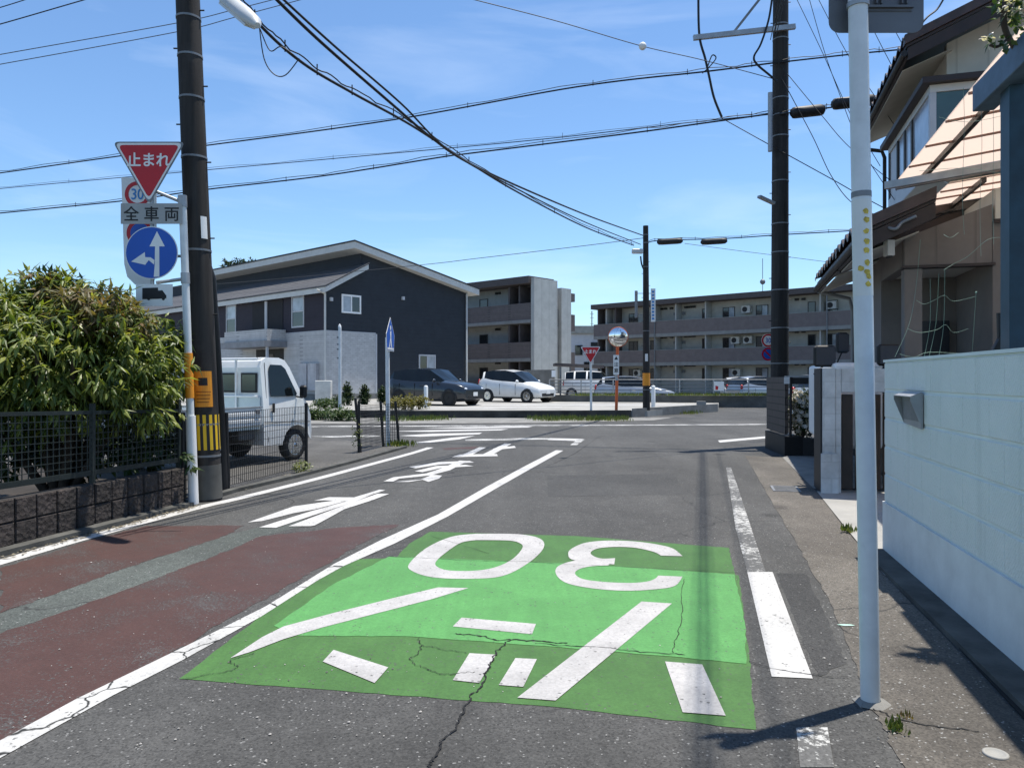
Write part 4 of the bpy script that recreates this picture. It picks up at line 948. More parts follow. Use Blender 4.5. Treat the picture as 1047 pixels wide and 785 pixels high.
# ---- tiled house on the right
RH = V((.289, .957, 0)); PH = V((.957, -.289, 0)); AH = math.atan2(RH.y, RH.x)
KH = 1.3
EV = V((3.33, 7.2, 0)) * KH                                  # lower eave, corner nearest us
hp = lambda a, b, z: V((*(EV + (RH * a + PH * b) * KH).xy, CH + (z - CH) * KH))  # a away along the street, b into the plot
cream = siding('cream_siding', (.52, .50, .44), .45, 'x', .12, .8, .5, rotz=AH - math.pi / 2)
taupe = siding('taupe_siding', (.165, .145, .13), .45, 'x', .15, .8, .5, rotz=AH - math.pi / 2)
tilem = M('brown_roof_tile', (.055, .036, .032), .45, var=.4, scale=5, dirt=.3)
darkwood = M('dark_brown_fascia', (.028, .017, .014), .5, var=.25, bump=.1)
soffit = M('cream_soffit', (.5, .47, .41), .85, var=.08)
t = thing('tiled_house', 'two storey cream and taupe house with brown tiled roofs behind the mint wall', 'house', (hp(.4, .45, 0).x, hp(.4, .45, 0).y, 0))
PIT = .43
def tile_roof(name, a0, a1, b0, b1, z0, ridge=True):
    # courses of barrel tiles, stepped at the eave and verge
    m = MB(); th = .05
    m.prism([hp(a0, b0, z0 - th), hp(a1, b0, z0 - th), hp(a1, b1, z0 - th + PIT * (b1 - b0)), hp(a0, b1, z0 - th + PIT * (b1 - b0))], (0, 0, .04)); base_ = m.build(name, darkwood, t)
    m = MB(); n = int((a1 - a0) / .27); k = 8; rows = int((b1 - b0) / .25)
    for r in range(rows):
        bb0, bb1 = b0 + (b1 - b0) * r / rows - .03, b0 + (b1 - b0) * (r + 1) / rows
        prof = []
        for i in range(n * k + 1):
            u = a0 + (a1 - a0) * i / (n * k); f = (i % k) / k
            prof.append((u, .036 * math.sin(f * 2 * math.pi) + .036))
        up = [hp(u, bb1, z0 + PIT * (bb1 - b0) + h) for u, h in prof]; lo = [hp(u, bb0, z0 + PIT * (bb0 - b0) + h + .035) for u, h in prof]; lo2 = [p - Z3 * .045 for p in lo]
        N_ = len(prof); m.add(lo + up + lo2, [(i, i + 1, N_ + i + 1, N_ + i) for i in range(N_ - 1)] + [(2 * N_ + i, 2 * N_ + i + 1, i + 1, i) for i in range(N_ - 1)])
    m.build('roof_tiles', tilem, base_)
    m = MB(); m.prism([hp(a0 - .03, b0 - .02, z0 - .02), hp(a0 - .03, b1, z0 - .02 + PIT * (b1 - b0)), hp(a0 - .03, b1, z0 + .09 + PIT * (b1 - b0)), hp(a0 - .03, b0 - .02, z0 + .09)], RH * .16)
    m.build('verge_tiles', tilem, base_)
    m = MB(); m.prism([hp(a0 + .01, b0 + .02, z0 - .2), hp(a0 + .01, b1, z0 - .2 + PIT * (b1 - b0)), hp(a0 + .01, b1, z0 - .055 + PIT * (b1 - b0)), hp(a0 + .01, b0 + .02, z0 - .055)], RH * .035); m.build('bargeboard', darkwood, base_)
    m = MB(); m.prism([hp(a0 + .05, b0 + .0, z0 - .17), hp(a1 - .02, b0 + .0, z0 - .17), hp(a1 - .02, b0 + .03, z0 - .17), hp(a0 + .05, b0 + .03, z0 - .17)], (0, 0, .11)); m.build('fascia', darkwood, base_)
    m = MB(); m.prism([hp(a0 + .4, b0 + .035, z0 - .19), hp(a1 - .02, b0 + .035, z0 - .19), hp(a1 - .02, b0 + .6, z0 - .19 + PIT * .5), hp(a0 + .4, b0 + .6, z0 - .19 + PIT * .5)], (0, 0, .015)); m.build('soffit', soffit, base_)
    m = MB(); g = [hp(a0 + .0, b0 - .02, z0 - .12), hp(a1, b0 - .02, z0 - .12)]; m.tube(g, .05, 10); m.build('gutter', blackm, base_)
    return base_
tile_roof('roof', 0, 1.6, 0, .66, 2.86)
tile_roof('roof', 1.6, 4.0, 0, 2.3, 2.862)
def hprism(name, mat, a0, a1, b0, b1, z0, z1, par=None):
    m = MB(); m.prism([hp(a0, b0, z0), hp(a1, b0, z0), hp(a1, b1, z0), hp(a0, b1, z0)], (0, 0, (z1 - z0) * KH)); return m.build(name, mat, par or t)
# lower storey: wall with a corner porch
fa = .55                                                 # front wall line
m = MB(); Zt = 3.0
hprism('wall', taupe, fa + 1.3, 3.9, .5, 6, 0, 2.95)
hprism('wall', taupe, fa, fa + 1.29, 1.28, 6, 0, 2.98)
m = MB(); m.prism([hp(fa, .5, 2.58), hp(fa, 1.275, 2.58), hp(fa, 1.275, 3.15), hp(fa, .5, 2.86)], RH * .12); m.build('lintel', taupe, t)
hprism('lintel', taupe, fa + .125, fa + 1.29, .5, .62, 2.58, 2.88)
hprism('lintel_trim', darkwood, fa - .02, fa + .1, .48, 1.3, 2.55, 2.577)
hprism('porch_pillar', taupe, fa + .0, fa + .16, .5, .66, 0, 2.545)
hprism('porch_ceiling', soffit, fa + .13, fa + 1.29, .63, 1.27, 2.6, 2.63)
d_ = hprism('door', M('porch_door_navy', (.008, .010, .018), .35), fa + 1.24, fa + 1.295, .86, 1.2, .1, 2.1)
hprism('wall', cream, fa - .015, 1.6, 1.3, 6, 2.985, 3.3)
hprism('belt_trim', darkwood, fa - .03, fa - .016, 1.28, 6, 2.96, 3.0)
p = W(909, 254, 9.75); m = MB(); m.box(p, (.045, 0, 0), (0, .06, 0), (0, 0, .1)); wl_ = m.build('porch_lamp', fascia, t); m = MB(); m.box(p - Z3 * .09, (.02, 0, 0), (0, .05, 0), (0, 0, .03)); m.build('sensor', blackm, wl_)
m = MB(); a = hp(3.85, .0, 2.7); m.tube([a, hp(3.85, .42, 2.58), hp(3.85, .46, 2.4), hp(3.85, .46, .1)], .035, 8); m.build('downpipe', M('grey_downpipe', (.2, .2, .2), .5), t)
# upper storey
UE = 1.87; UZ = 5.46
ua0 = None
U = V((4.73, 9.0, 0)) - EV / KH; uA, uB = U.dot(RH), U.dot(PH)
tile_roof('roof', uA, uA + 3.6, uB, uB + 4.2, UZ)
hprism('wall', cream, uA + .5, uA + 3.3, uB + .55, uB + 7, 3.3, UZ + .1)
m = MB(); m.prism([hp(uA + .5, uB + .55, UZ + .1), hp(uA + .5, uB + 4.1, UZ + .1), hp(uA + .5, uB + 4.1, UZ - .1 + PIT * 4.1), hp(uA + .5, uB + .55, UZ - .1 + PIT * .55)], RH * .15); m.build('gable_wall', cream, t)
# corner bay window
ba0, ba1, bb0 = uA + .12, uA + 2.75, uB + .28
bt, bz = 4.97, 4.05
hprism('bay_roof', darkwood, ba0 - .1, ba1 + .1, bb0 - .1, bb0 + 3.0, bt, bt + .07)
o = hprism('bay_wall', trim, ba0, ba1, bb0, bb0 + 3, bz - .12, bz + .12)
m = MB(); m.prism([hp(ba0, bb0, bz - .125), hp(ba1, bb0, bz - .125), hp(ba1, bb0 + .35, bz - .42), hp(ba0, bb0 + .35, bz - .42)], (0, 0, .02)); m.build('bay_underside', soffit, t)
hprism('bay_head', fascia, ba0, ba1, bb0, bb0 + 3, bt - .09, bt - .002)
for a in (ba0, ba0 + 1.0, ba0 + 1.45, ba0 + 1.95, ba1 - .07): hprism('bay_post', trim if a == ba0 else trim_dark, a, a + .07, bb0, bb0 + .07, bz + .122, bt - .092)
hprism('side_window', glass_pale, ba0 + .08, ba0 + 1.9, bb0 + .02, bb0 + .04, bz + .122, bt - .092)
hprism('side_window', trim, ba0 + 2.02, ba1 - .08, bb0 + .02, bb0 + .04, bz + .122, bt - .092)
hprism('front_window', glass_teal, ba0 + .02, ba0 + .04, bb0 + .075, bb0 + 3, bz + .122, bt - .092)
m = MB(); m.tube([hp(uA + 3.5, uB - .05, UZ - .15), hp(uA + 3.4, uB + .1, UZ - .3), hp(uA + 3.4, uB + .3, UZ - .34), hp(uA + 3.4, uB + .34, UZ - .45), hp(uA + 3.4, uB + .34, 3.2)], .04, 8); m.build('downpipe', blackm, t)
m = MB(); m.tube(spline([W(939, 29, 11.2), W(948, 18, 11.2), W(958, 10, 11.3), W(966, -3, 11.3)], 4), .014, 5); m.build('service_cable', cablem, t)
m = MB(); m.tube(spline([W(905, 224, 9.5), W(908, 232, 9.3), W(916, 234, 9.2), W(922, 228, 9.2), W(930, 224, 9.15), W(937, 221, 9.1)], 5), .02, 6); m.build('cable_entry', steel_dull, t)

# ---- terrace lean-to with peach polycarbonate roof in front of the house
nP = N('peach_corrugated_sheet'); nP.fin((.78, .66, .58), .5)
tr = nP.n('ShaderNodeBsdfTranslucent'); tr.inputs[0].default_value = (.84, .75, .68, 1); mxs = nP.n('ShaderNodeMixShader'); mxs.inputs[0].default_value = .78
nP.L(nP.b.outputs[0], mxs.inputs[1]); nP.L(tr.outputs[0], mxs.inputs[2]); nP.L(mxs.outputs[0], nP.out.inputs[0])
alu = M('bronze_aluminium', (.045, .042, .04), .45, .3, var=.15)
t = thing('terrace_roof', 'peach translucent terrace roof on dark bronze rafters between house and teal post', 'terrace roof', (5.6, 9.1, 0))
def sheetpanel(A0, ax, ay, la, lb, zz, tl, raf, bat, gut):
    q = lambda a, b, dz=0: V((*((A0 + ax * a + ay * b) * KH).xy, CH + (zz + tl * b + dz - CH) * KH))
    m = MB(); m.prism([q(0, 0), q(la, 0), q(la, lb), q(0, lb)], (0, 0, .006)); m.build('sheet', nP.m, t)
    for b in raf: m = MB(); m.bar(q(-.05, b, -.03), q(la, b, -.03), .05, .06); m.build('rafter', alu, t)
    for a in bat: m = MB(); m.bar(q(a, 0, -.012), q(a, lb, -.012), .028, .02); m.build('batten', M('sheet_batten', (.25, .14, .11), .6), t)
    m = MB(); m.bar(q(-.03, -.02, -.05), q(-.03, lb, -.05), .07, .11); m.build('gutter_beam', steel_dull if gut else alu, t)
sheetpanel(V((3.86, 7.5, 0)), -RH, PH, 3.4, 2.6, 3.43, .13, (.22, 1.6), (.5, 1.15, 1.8, 2.4), True)
sheetpanel(V((4.62, 8.45, 0)), -RH, PH, 1.15, 2.6, 3.36, .12, (.3, 1.7), (.45, .8), False)
for a, b in ((V((3.98, 7.45, 0)), 0), ):
    m = MB(); m.bar(W(905, 190, 9.5), W(1029, 168, 8.6), .06, .09); m.build('front_beam', steel, t)
m = MB(); m.tube([V((6.6, 9.2, 0)), V((6.6, 9.2, 4.2))], .03, 8); m.build('post', alu, t)

# ---- teal steel post and beam behind the wall
teal = M('teal_steel_paint', (.012, .04, .062), .5, var=.3, scale=5, dirt=.25)
tp = V((3.02, 4.6, 0)); t = thing('pergola_frame', 'dark teal steel post and beam standing behind the mint wall at the right edge', 'pergola', tp)
m = MB(); m.box(tp + V((.1, 0, 1.62)), V((.085, -.02, 0)), V((.02, .075, 0)), Z3 * 1.62); m.build('post', teal, t, .006)
b0_ = W(993, 101, 5.0); b1_ = b0_ + V((-.5, -2.0, .0)); m = MB(); m.bar(b0_ + V((.08, 0, 0)), b1_ + V((.08, 0, 0)), .13, .17); m.build('beam', M('blue_grey_steel_paint', (.06, .095, .14), .5, var=.3, scale=6, dirt=.3), t, .006)
m = MB(); m.bar(b0_ + V((.2, .0, -.03)), b0_ + V((1.8, -.5, -.03)), .06, .1); m.build('cross_beam', teal, t)
# plant net strung between post and wall
netm = M('green_net_string', (.16, .25, .2), .7, bump=0)
m = MB()
def string(pts, Y, r=.0014): m.tube(spline([W(x, y, Y + .1 * math.sin(x)) for x, y in pts], 4), r, 4)
for pts in ([(941, 245), (937, 290), (930, 330), (915, 365)], [(951, 285), (951, 330), (945, 365)], [(960, 280), (957, 330), (950, 364)], [(966, 275), (965, 330), (960, 364)], [(998, 300), (996, 330), (994, 360)],
            [(937, 307), (945, 311), (955, 307), (966, 302), (975, 308), (998, 303)], [(928, 336), (940, 340), (958, 337), (967, 332), (975, 340), (990, 336)], [(920, 362), (935, 365), (950, 360), (990, 362)],
            [(1027, 243), (1036, 238), (1047, 226), (1060, 222)], [(1027, 264), (1040, 265), (1060, 264)], [(1030, 196), (1040, 188), (1060, 180)], [(965, 276), (975, 270), (990, 262), (1010, 245), (1027, 243)], [(965, 240), (972, 243), (980, 238)],
            [(985, 90), (986, 130), (984, 200), (986, 240)], [(1003, 95), (1004, 150), (1002, 210), (1003, 262)], [(1015, 90), (1016, 150), (1015, 205), (1016, 250)], [(960, 120), (990, 125), (1027, 118)], [(940, 175), (985, 172), (1027, 178)]): string(pts, 5.2)
m.sphere(W(998, 299, 5.2), .008, 6, 4)
tag(m.build('plant_net', netm), 'slack green plant net strings hanging above the mint wall beside the teal post', 'net')
m = MB(); m.bar(W(1016, 360, 4.9), W(1028, 338, 4.9), .035, .035); m.bar(W(1022, 358, 4.9), W(1021, 320, 4.9), .018); tag(m.build('garden_stake', blackm), 'dark crossed garden stakes poking above the mint wall', 'stake')

# ---- whitewashed gate wall with slatted gate
t = thing('gate_wall', 'whitewashed block gate wall with thick pillar and dark slatted gate', 'wall', V((4, 9.5, 0)))
wash = brickmat('whitewashed_block', (.50, .51, .51), (.53, .54, .54), (.45, .46, .46), .4, .2, .008, .75, 0, .3, .35)
pp = lambda a, b, z: V((*(V((3.89, 9.4, 0)) + pd * a + rd * b).xy, z))
def gpr(name, mat, a0, a1, b0, b1, z0, z1, par=None):
    m = MB(); m.prism([pp(a0, b0, z0), pp(a1, b0, z0), pp(a1, b1, z0), pp(a0, b1, z0)], (0, 0, z1 - z0)); return m.build(name, mat, par or t, .006)
gpr('pillar', wash, 0, .15, 0, .62, 0, 1.575); m = MB()
m.prism([pp(-.02, -.05, 0), pp(.18, -.05, 0), pp(.18, .0, 0), pp(-.02, .0, 0)], (0, 0, .5)); m.prism([pp(-.02, -.05, .5), pp(.18, -.05, .5), pp(.18, 0, .5), pp(-.02, 0, .5)], (0, 0, .001)); m.build('pillar_foot', wash, t)
gpr('wall', wash, .155, .222, .03, .16, .0, 1.56)
gpr('lintel_beam', wash, .225, 2.4, .03, .16, 1.27, 1.56)
woodm = siding('weathered_slat_wood', (.05, .032, .022), .11, 'x', .4, .8, .6)
for i in range(7):
    a0 = .235 + i * .16; g = gpr('slat', M('dark_board', (.028, .02, .016), .7, var=.5) if i in (0, 5) else woodm, a0, a0 + .13, .07 + .012 * (i % 2), .10 + .012 * (i % 2), .06, 1.24)
gpr('painted_shadow_strip', blackm, -.02, -.004, .02, .6, 0, 1.57)  # black strip standing in for shadow on the pillar's street side
# hidden white vehicle behind it: bonnet strip and three dark mirrors
t = thing('parked_truck', 'white truck hidden behind the gate wall with dark mirrors poking above', 'truck', V((4.95, 11.3, 0)))
m = MB(); m.prism([V((4.28, 10.0, .5)), V((4.9, 9.9, .5)), V((5.7, 12.8, .5)), V((5.1, 12.9, .5))], (0, 0, 1.15)); m.build('body', whitem, t, .05)
for x0, y0, x1, y1, Y in ((832, 353, 854, 375, 10.2), (897, 352, 921, 374, 9.66), (855, 340, 868, 361, 10.6)):
    a, b = W(x0, y0, Y), W(x1, y1, Y); m = MB(); m.bbox(a.x, b.x, Y - .04, Y + .05, b.z, a.z, .03); o = m.build('mirror', blackm, t)
    m = MB(); m.abox(a.x + .02, b.x - .02, Y - .046, Y - .041, b.z + .025, a.z - .02); m.build('mirror_glass', glassmat('mirror_dark_%d' % x0, (.006, .008, .016), .6), o)
    m = MB(); m.tube([V(((a.x + b.x) / 2, Y + .02, b.z + .02)), V(((a.x + b.x) / 2 - .02, Y + .3, 1.5))], .012, 6); m.build('mirror_arm', blackm, o)

# ---- brown screen panel with planter, rails and a flowering bush
t = thing('garden_screen', 'brown board screen above a black planter kerb at the foot of the right pole', 'screen', V((5.07, 13.9, 0)))
brd = brickmat('brown_screen_board', (.085, .068, .06), (.1, .08, .07), (.03, .025, .022), 1.2, .135, .01, .6, 0, .5, .15)
s0, s1 = V((5.06, 13.9, 0)), V((5.26, 15.5, 0))
m = MB(); m.prism([s0 + Z3 * .4, s1 + Z3 * .4, s1 + V((.05, 0, .4)), s0 + V((.05, 0, .4))], (0, 0, 1.06)); m.build('board_panel', brd, t)
m = MB(); m.prism([s0 + V((-.03, -.06, 0)), s1 + V((-.03, 0, 0)), s1 + V((.3, 0, 0)), s0 + V((.3, -.06, 0))], (0, 0, .36)); m.build('planter_kerb', blackm, t)
m = MB(); m.prism([s0 + V((.305, -.06, 0)), s0 + V((.9, -.2, 0)), s0 + V((.95, .1, 0)), s0 + V((.305, .2, 0))], (0, 0, .33)); m.build('planter_box', M('black_planter', (.02, .02, .02), .7, var=.4), t)
for x, z in ((.1, 1.46), (.46, 1.46)):
    m = MB(); m.tube([s0 + V((x, 0, .36)), s0 + V((x, -.02, z))], .025, 6); m.build('rail_post', blackm, t)
m = MB(); m.prism([s0 + V((.02, .0, 1.33)), s0 + V((.62, -.12, 1.33)), s0 + V((.62, -.06, 1.33)), s0 + V((.02, .06, 1.33))], (0, 0, .12)); m.build('rail_beam', blackm, t)
m = MB(); m.prism([s0 + V((.02, -.0, 1.452)), s0 + V((.62, -.12, 1.452)), s0 + V((.62, -.04, 1.452)), s0 + V((.02, .08, 1.452))], (0, 0, .03)); m.build('rail_cap', steel, t)
m = MB(); m.box(W(804.5, 389, 13.75), (.05, 0, 0), (0, .004, 0), (0, 0, .06)); m.build('notice', signwhite, t)
# small round no-parking and speed signs at the left edge of the big pole
t = thing('traffic_sign', 'two small round signs, 30 limit over no parking, left of the right pole', 'traffic sign', V((bR.x - .2, 17.0, 0)))
Ys = 17.2
m = MB(); a = W(790, 340, Ys + .05); m.tube([V((a.x, a.y, 0)), V((a.x, a.y, 2.9))], .035, 8); m.build('post', steel, t)
for y, f in ((348, 0), (362, 1)):
    c = W(785.5, y, Ys); m = MB(); m.disc(c, (1, 0, 0), (0, 0, 1), .155, (0, .006, 0), 32); d_ = m.build('sign_disc', signwhite if not f else signblue, t)
    m = MB(); m.ring(c + V((0, -.003, 0)), (1, 0, 0), (0, 0, 1), .112, .15, 32); m.build('red_ring', signred, d_)
    m = MB()
    if not f: glyphs(m, '30', c + V((0, -.004, 0)), (1, 0, 0), (0, 0, 1), .16, .01, .85); m.build('numerals', signblue, d_)
    else: m.bar(c + V((-.08, -.005, .08)), c + V((.08, -.005, -.08)), .035, .002, (0, 1, 0)); m.build('red_bar', signred, d_)

# ---- far corner: mirror, stop sign, bollards, crossing sign
b = G(630, 426.5); t = thing('traffic_mirror', 'round convex traffic mirror on an orange post by the far slim pole', 'traffic mirror', b)
zt = W(632, 352, b.y).z
m = MB(); m.tube([b, V((b.x + .05, b.y, zt))], .055, 12); m.build('post', orange_post, t)
m = MB(); m.tube([V((b.x + .022, b.y, CH + (HY - 389) / F * b.y)), V((b.x + .03, b.y, CH + (HY - 364) / F * b.y))], .058, 12); m.build('post_sleeve', steel, t)
c = W(632, 344.5, b.y - .1); nrm = V((-.12, -1, -.1)).normalized(); xx = nrm.cross(Z3).normalized()
m = MB(); m.lathe(c + nrm * .03, nrm, [(.35, -.06), (.368, -.03), (.368, .0), (.352, .01), (.345, -.02), (0, -.03)], 36); m.build('rim', orange_post, t)
m = MB(); m.lathe(c + nrm * .03, nrm, [(.352, .0), (.3, .028), (.22, .055), (.12, .073), (.05, .08), (.001, .081)], 36); m.build('mirror_face', mirrorm, t)
p = W(630, 373, b.y - .07); m = MB(); m.box(p, (.105, 0, 0), (0, .008, 0), (0, 0, .36)); pl_ = m.build('caution_plate', signwhite, t)
m = MB(); glyphs(m, '注', p + V((0, -.012, .02)), (1, 0, 0), (0, 0, 1), .17, .012); glyphs(m, '意', p + V((0, -.012, -.2)), (1, 0, 0), (0, 0, 1), .17, .012); m.poly([p + V((-.07, -.012, .19)), p + V((.07, -.012, .19)), p + V((0, -.012, .31))]); m.build('lettering', blackm, pl_)
b = G(604.5, 427); t = thing('traffic_sign', 'far red stop triangle on a plain white post left of the convex mirror', 'traffic sign', b)
m = MB(); m.tube([b, W(604, 366, b.y)], .042, 12); m.build('post', whitepost, t)
stop_sign(t, W(603.8, 354, b.y - .06), .76)
for x, y0, y1, lab in ((668, 394, 416, 'white bollard just right of the far slim pole'), (435.5, 394, 416.5, 'white bollard in front of the dark car on the far car park')):
    b = G(x, y1, FLZ); m = MB(); zt = W(x, y0, b.y).z; m.lathe(b, Z3, [(.085, 0), (.085, zt - FLZ - .06), (.07, zt - FLZ - .02), (.03, zt - FLZ), (0, zt - FLZ)], 14); tag(m.build('bollard', whitepost), lab, 'bollard', 'white bollards')
b = G(397, 456); t = thing('traffic_sign', 'blue crossing sign turned almost edge on beside the bent mesh fence', 'traffic sign', b)
m = MB(); m.tube([b, W(396, 345, b.y)], .045, 12); m.build('post', whitepost, t)
dx = V((.09, .996, 0)).normalized(); nx = V((dx.y, -dx.x, 0)); c = W(396.5, 343, b.y) + V((.06, -.03, 0))
pent = lambda k, o: [c + nx * o + dx * x * k + Z3 * z * k for x, z in ((-.3, -.33), (.3, -.33), (.34, .02), (0, .38), (-.34, .02))]
m = MB(); m.prism(pent(1, 0), nx * -.006); d_ = m.build('sign_plate', signwhite, t)
m = MB(); m.poly(pent(.94, .002)); m.build('blue_face', signblue, d_)
m = MB(); o_ = c + nx * .005; P3 = lambda x, z: o_ + dx * x + Z3 * z
m.poly([P3(-.13, -.25), P3(-.02, -.05), P3(-.05, .08), P3(.06, .1), P3(.05, -.05), P3(.12, -.25), P3(.05, -.25), P3(.01, -.1), P3(-.06, -.25)]); m.disc(P3(.0, .16), dx, Z3, .05, nx * -.001, 14); m.poly([P3(-.26, -.26), P3(.26, -.26), P3(.26, -.3), P3(-.26, -.3)]); m.build('pictogram', signwhite, d_)
b = G(347.5, 426.5); t = thing('marker_post', 'thin white post with small fittings before the tiled ground floor wall', 'post', b)
m = MB(); m.tube([b, W(347.5, 335, b.y)], .055, 10); m.build('post', whitepost, t)
m = MB(); m.lathe(W(347.3, 335, b.y), Z3, [(.06, 0), (.05, .08), (.01, .14)], 10); m.build('cap', whitepost, t)
for y in (345, 352, 357, 366): m = MB(); p = W(346, y, b.y); m.box(p, (.05, 0, 0), (0, .04, 0), (0, 0, .03)); m.build('fitting', steel_dull, t)
a = G(322, 414, FLZ); p = W(329, 389, a.y); m = MB(); m.bbox(a.x, a.x + .7, a.y, a.y + .35, FLZ, p.z, .02); m.build; tag(m.build('utility_cabinet', M('cream_cabinet', (.52, .52, .49), .5)), 'plain white utility cabinet at the corner of the tiled ground floor', 'cabinet')

# ---- far retaining wall with rail fence and grass
t = thing('retaining_wall', 'low grey retaining wall running behind the far car park to the right', 'wall', V((7, 36.2, 0)))
a, b = W(562, 412, 38.5), W(840, 417, 35.5); a.z = b.z = 0; zt = CH + (HY - 404.8) / F * 36
m = MB(); m.prism([a, b, b + V((0, .25, 0)), a + V((0, .25, 0))], (0, 0, zt)); m.build('wall_panel', M('retaining_concrete', (.1, .1, .095), .9, var=.3, scale=1.5, dirt=.6), t)
t = thing('rail_fence', 'grey pipe rail fence on top of the far retaining wall', 'fence', V((7, 36.4, zt)))
fa_, fb_ = a + V((0, .12, zt)), b + V((0, .12, zt)); n = 9; fh = (404.8 - 388.5) / F * 36.5
for i in range(n): p = fa_.lerp(fb_, i / (n - 1)); m = MB(); m.tube([p, p + Z3 * fh], .035, 8); m.build('post', steel, t)
for k in (1, .78, .56, .34, .12): m = MB(); m.tube([fa_ + Z3 * fh * k, fb_ + Z3 * fh * k], .022 if k < 1 else .03, 6); m.build('rail', steel_dull, t)
t = thing('notice_board', 'white notice with a red mark tied to the far rail fence', 'sign', W(735.5, 400, 36.1))
c0, c1 = W(730, 390, 36.15), W(740, 399.5, 36.15); m = MB(); m.abox(c0.x, c1.x, 36.1, 36.13, c1.z, c0.z); m.build('board', signwhite, t)
m = MB(); m.poly([W(731.5, 394.2, 36.09), W(734.5, 395, 36.09), W(734, 398.5, 36.09), W(731.5, 398.6, 36.09)]); m.build('red_mark', signred, t)
m = MB(); p = W(717, 413, 27.5); m.box(W(717, 412, 28.6), (.16, 0, 0), (0, .1, 0), (0, 0, .07)); tag(m.build('concrete_block', conc_pale), 'small pale block lying on the short pale kerb wall', 'block')

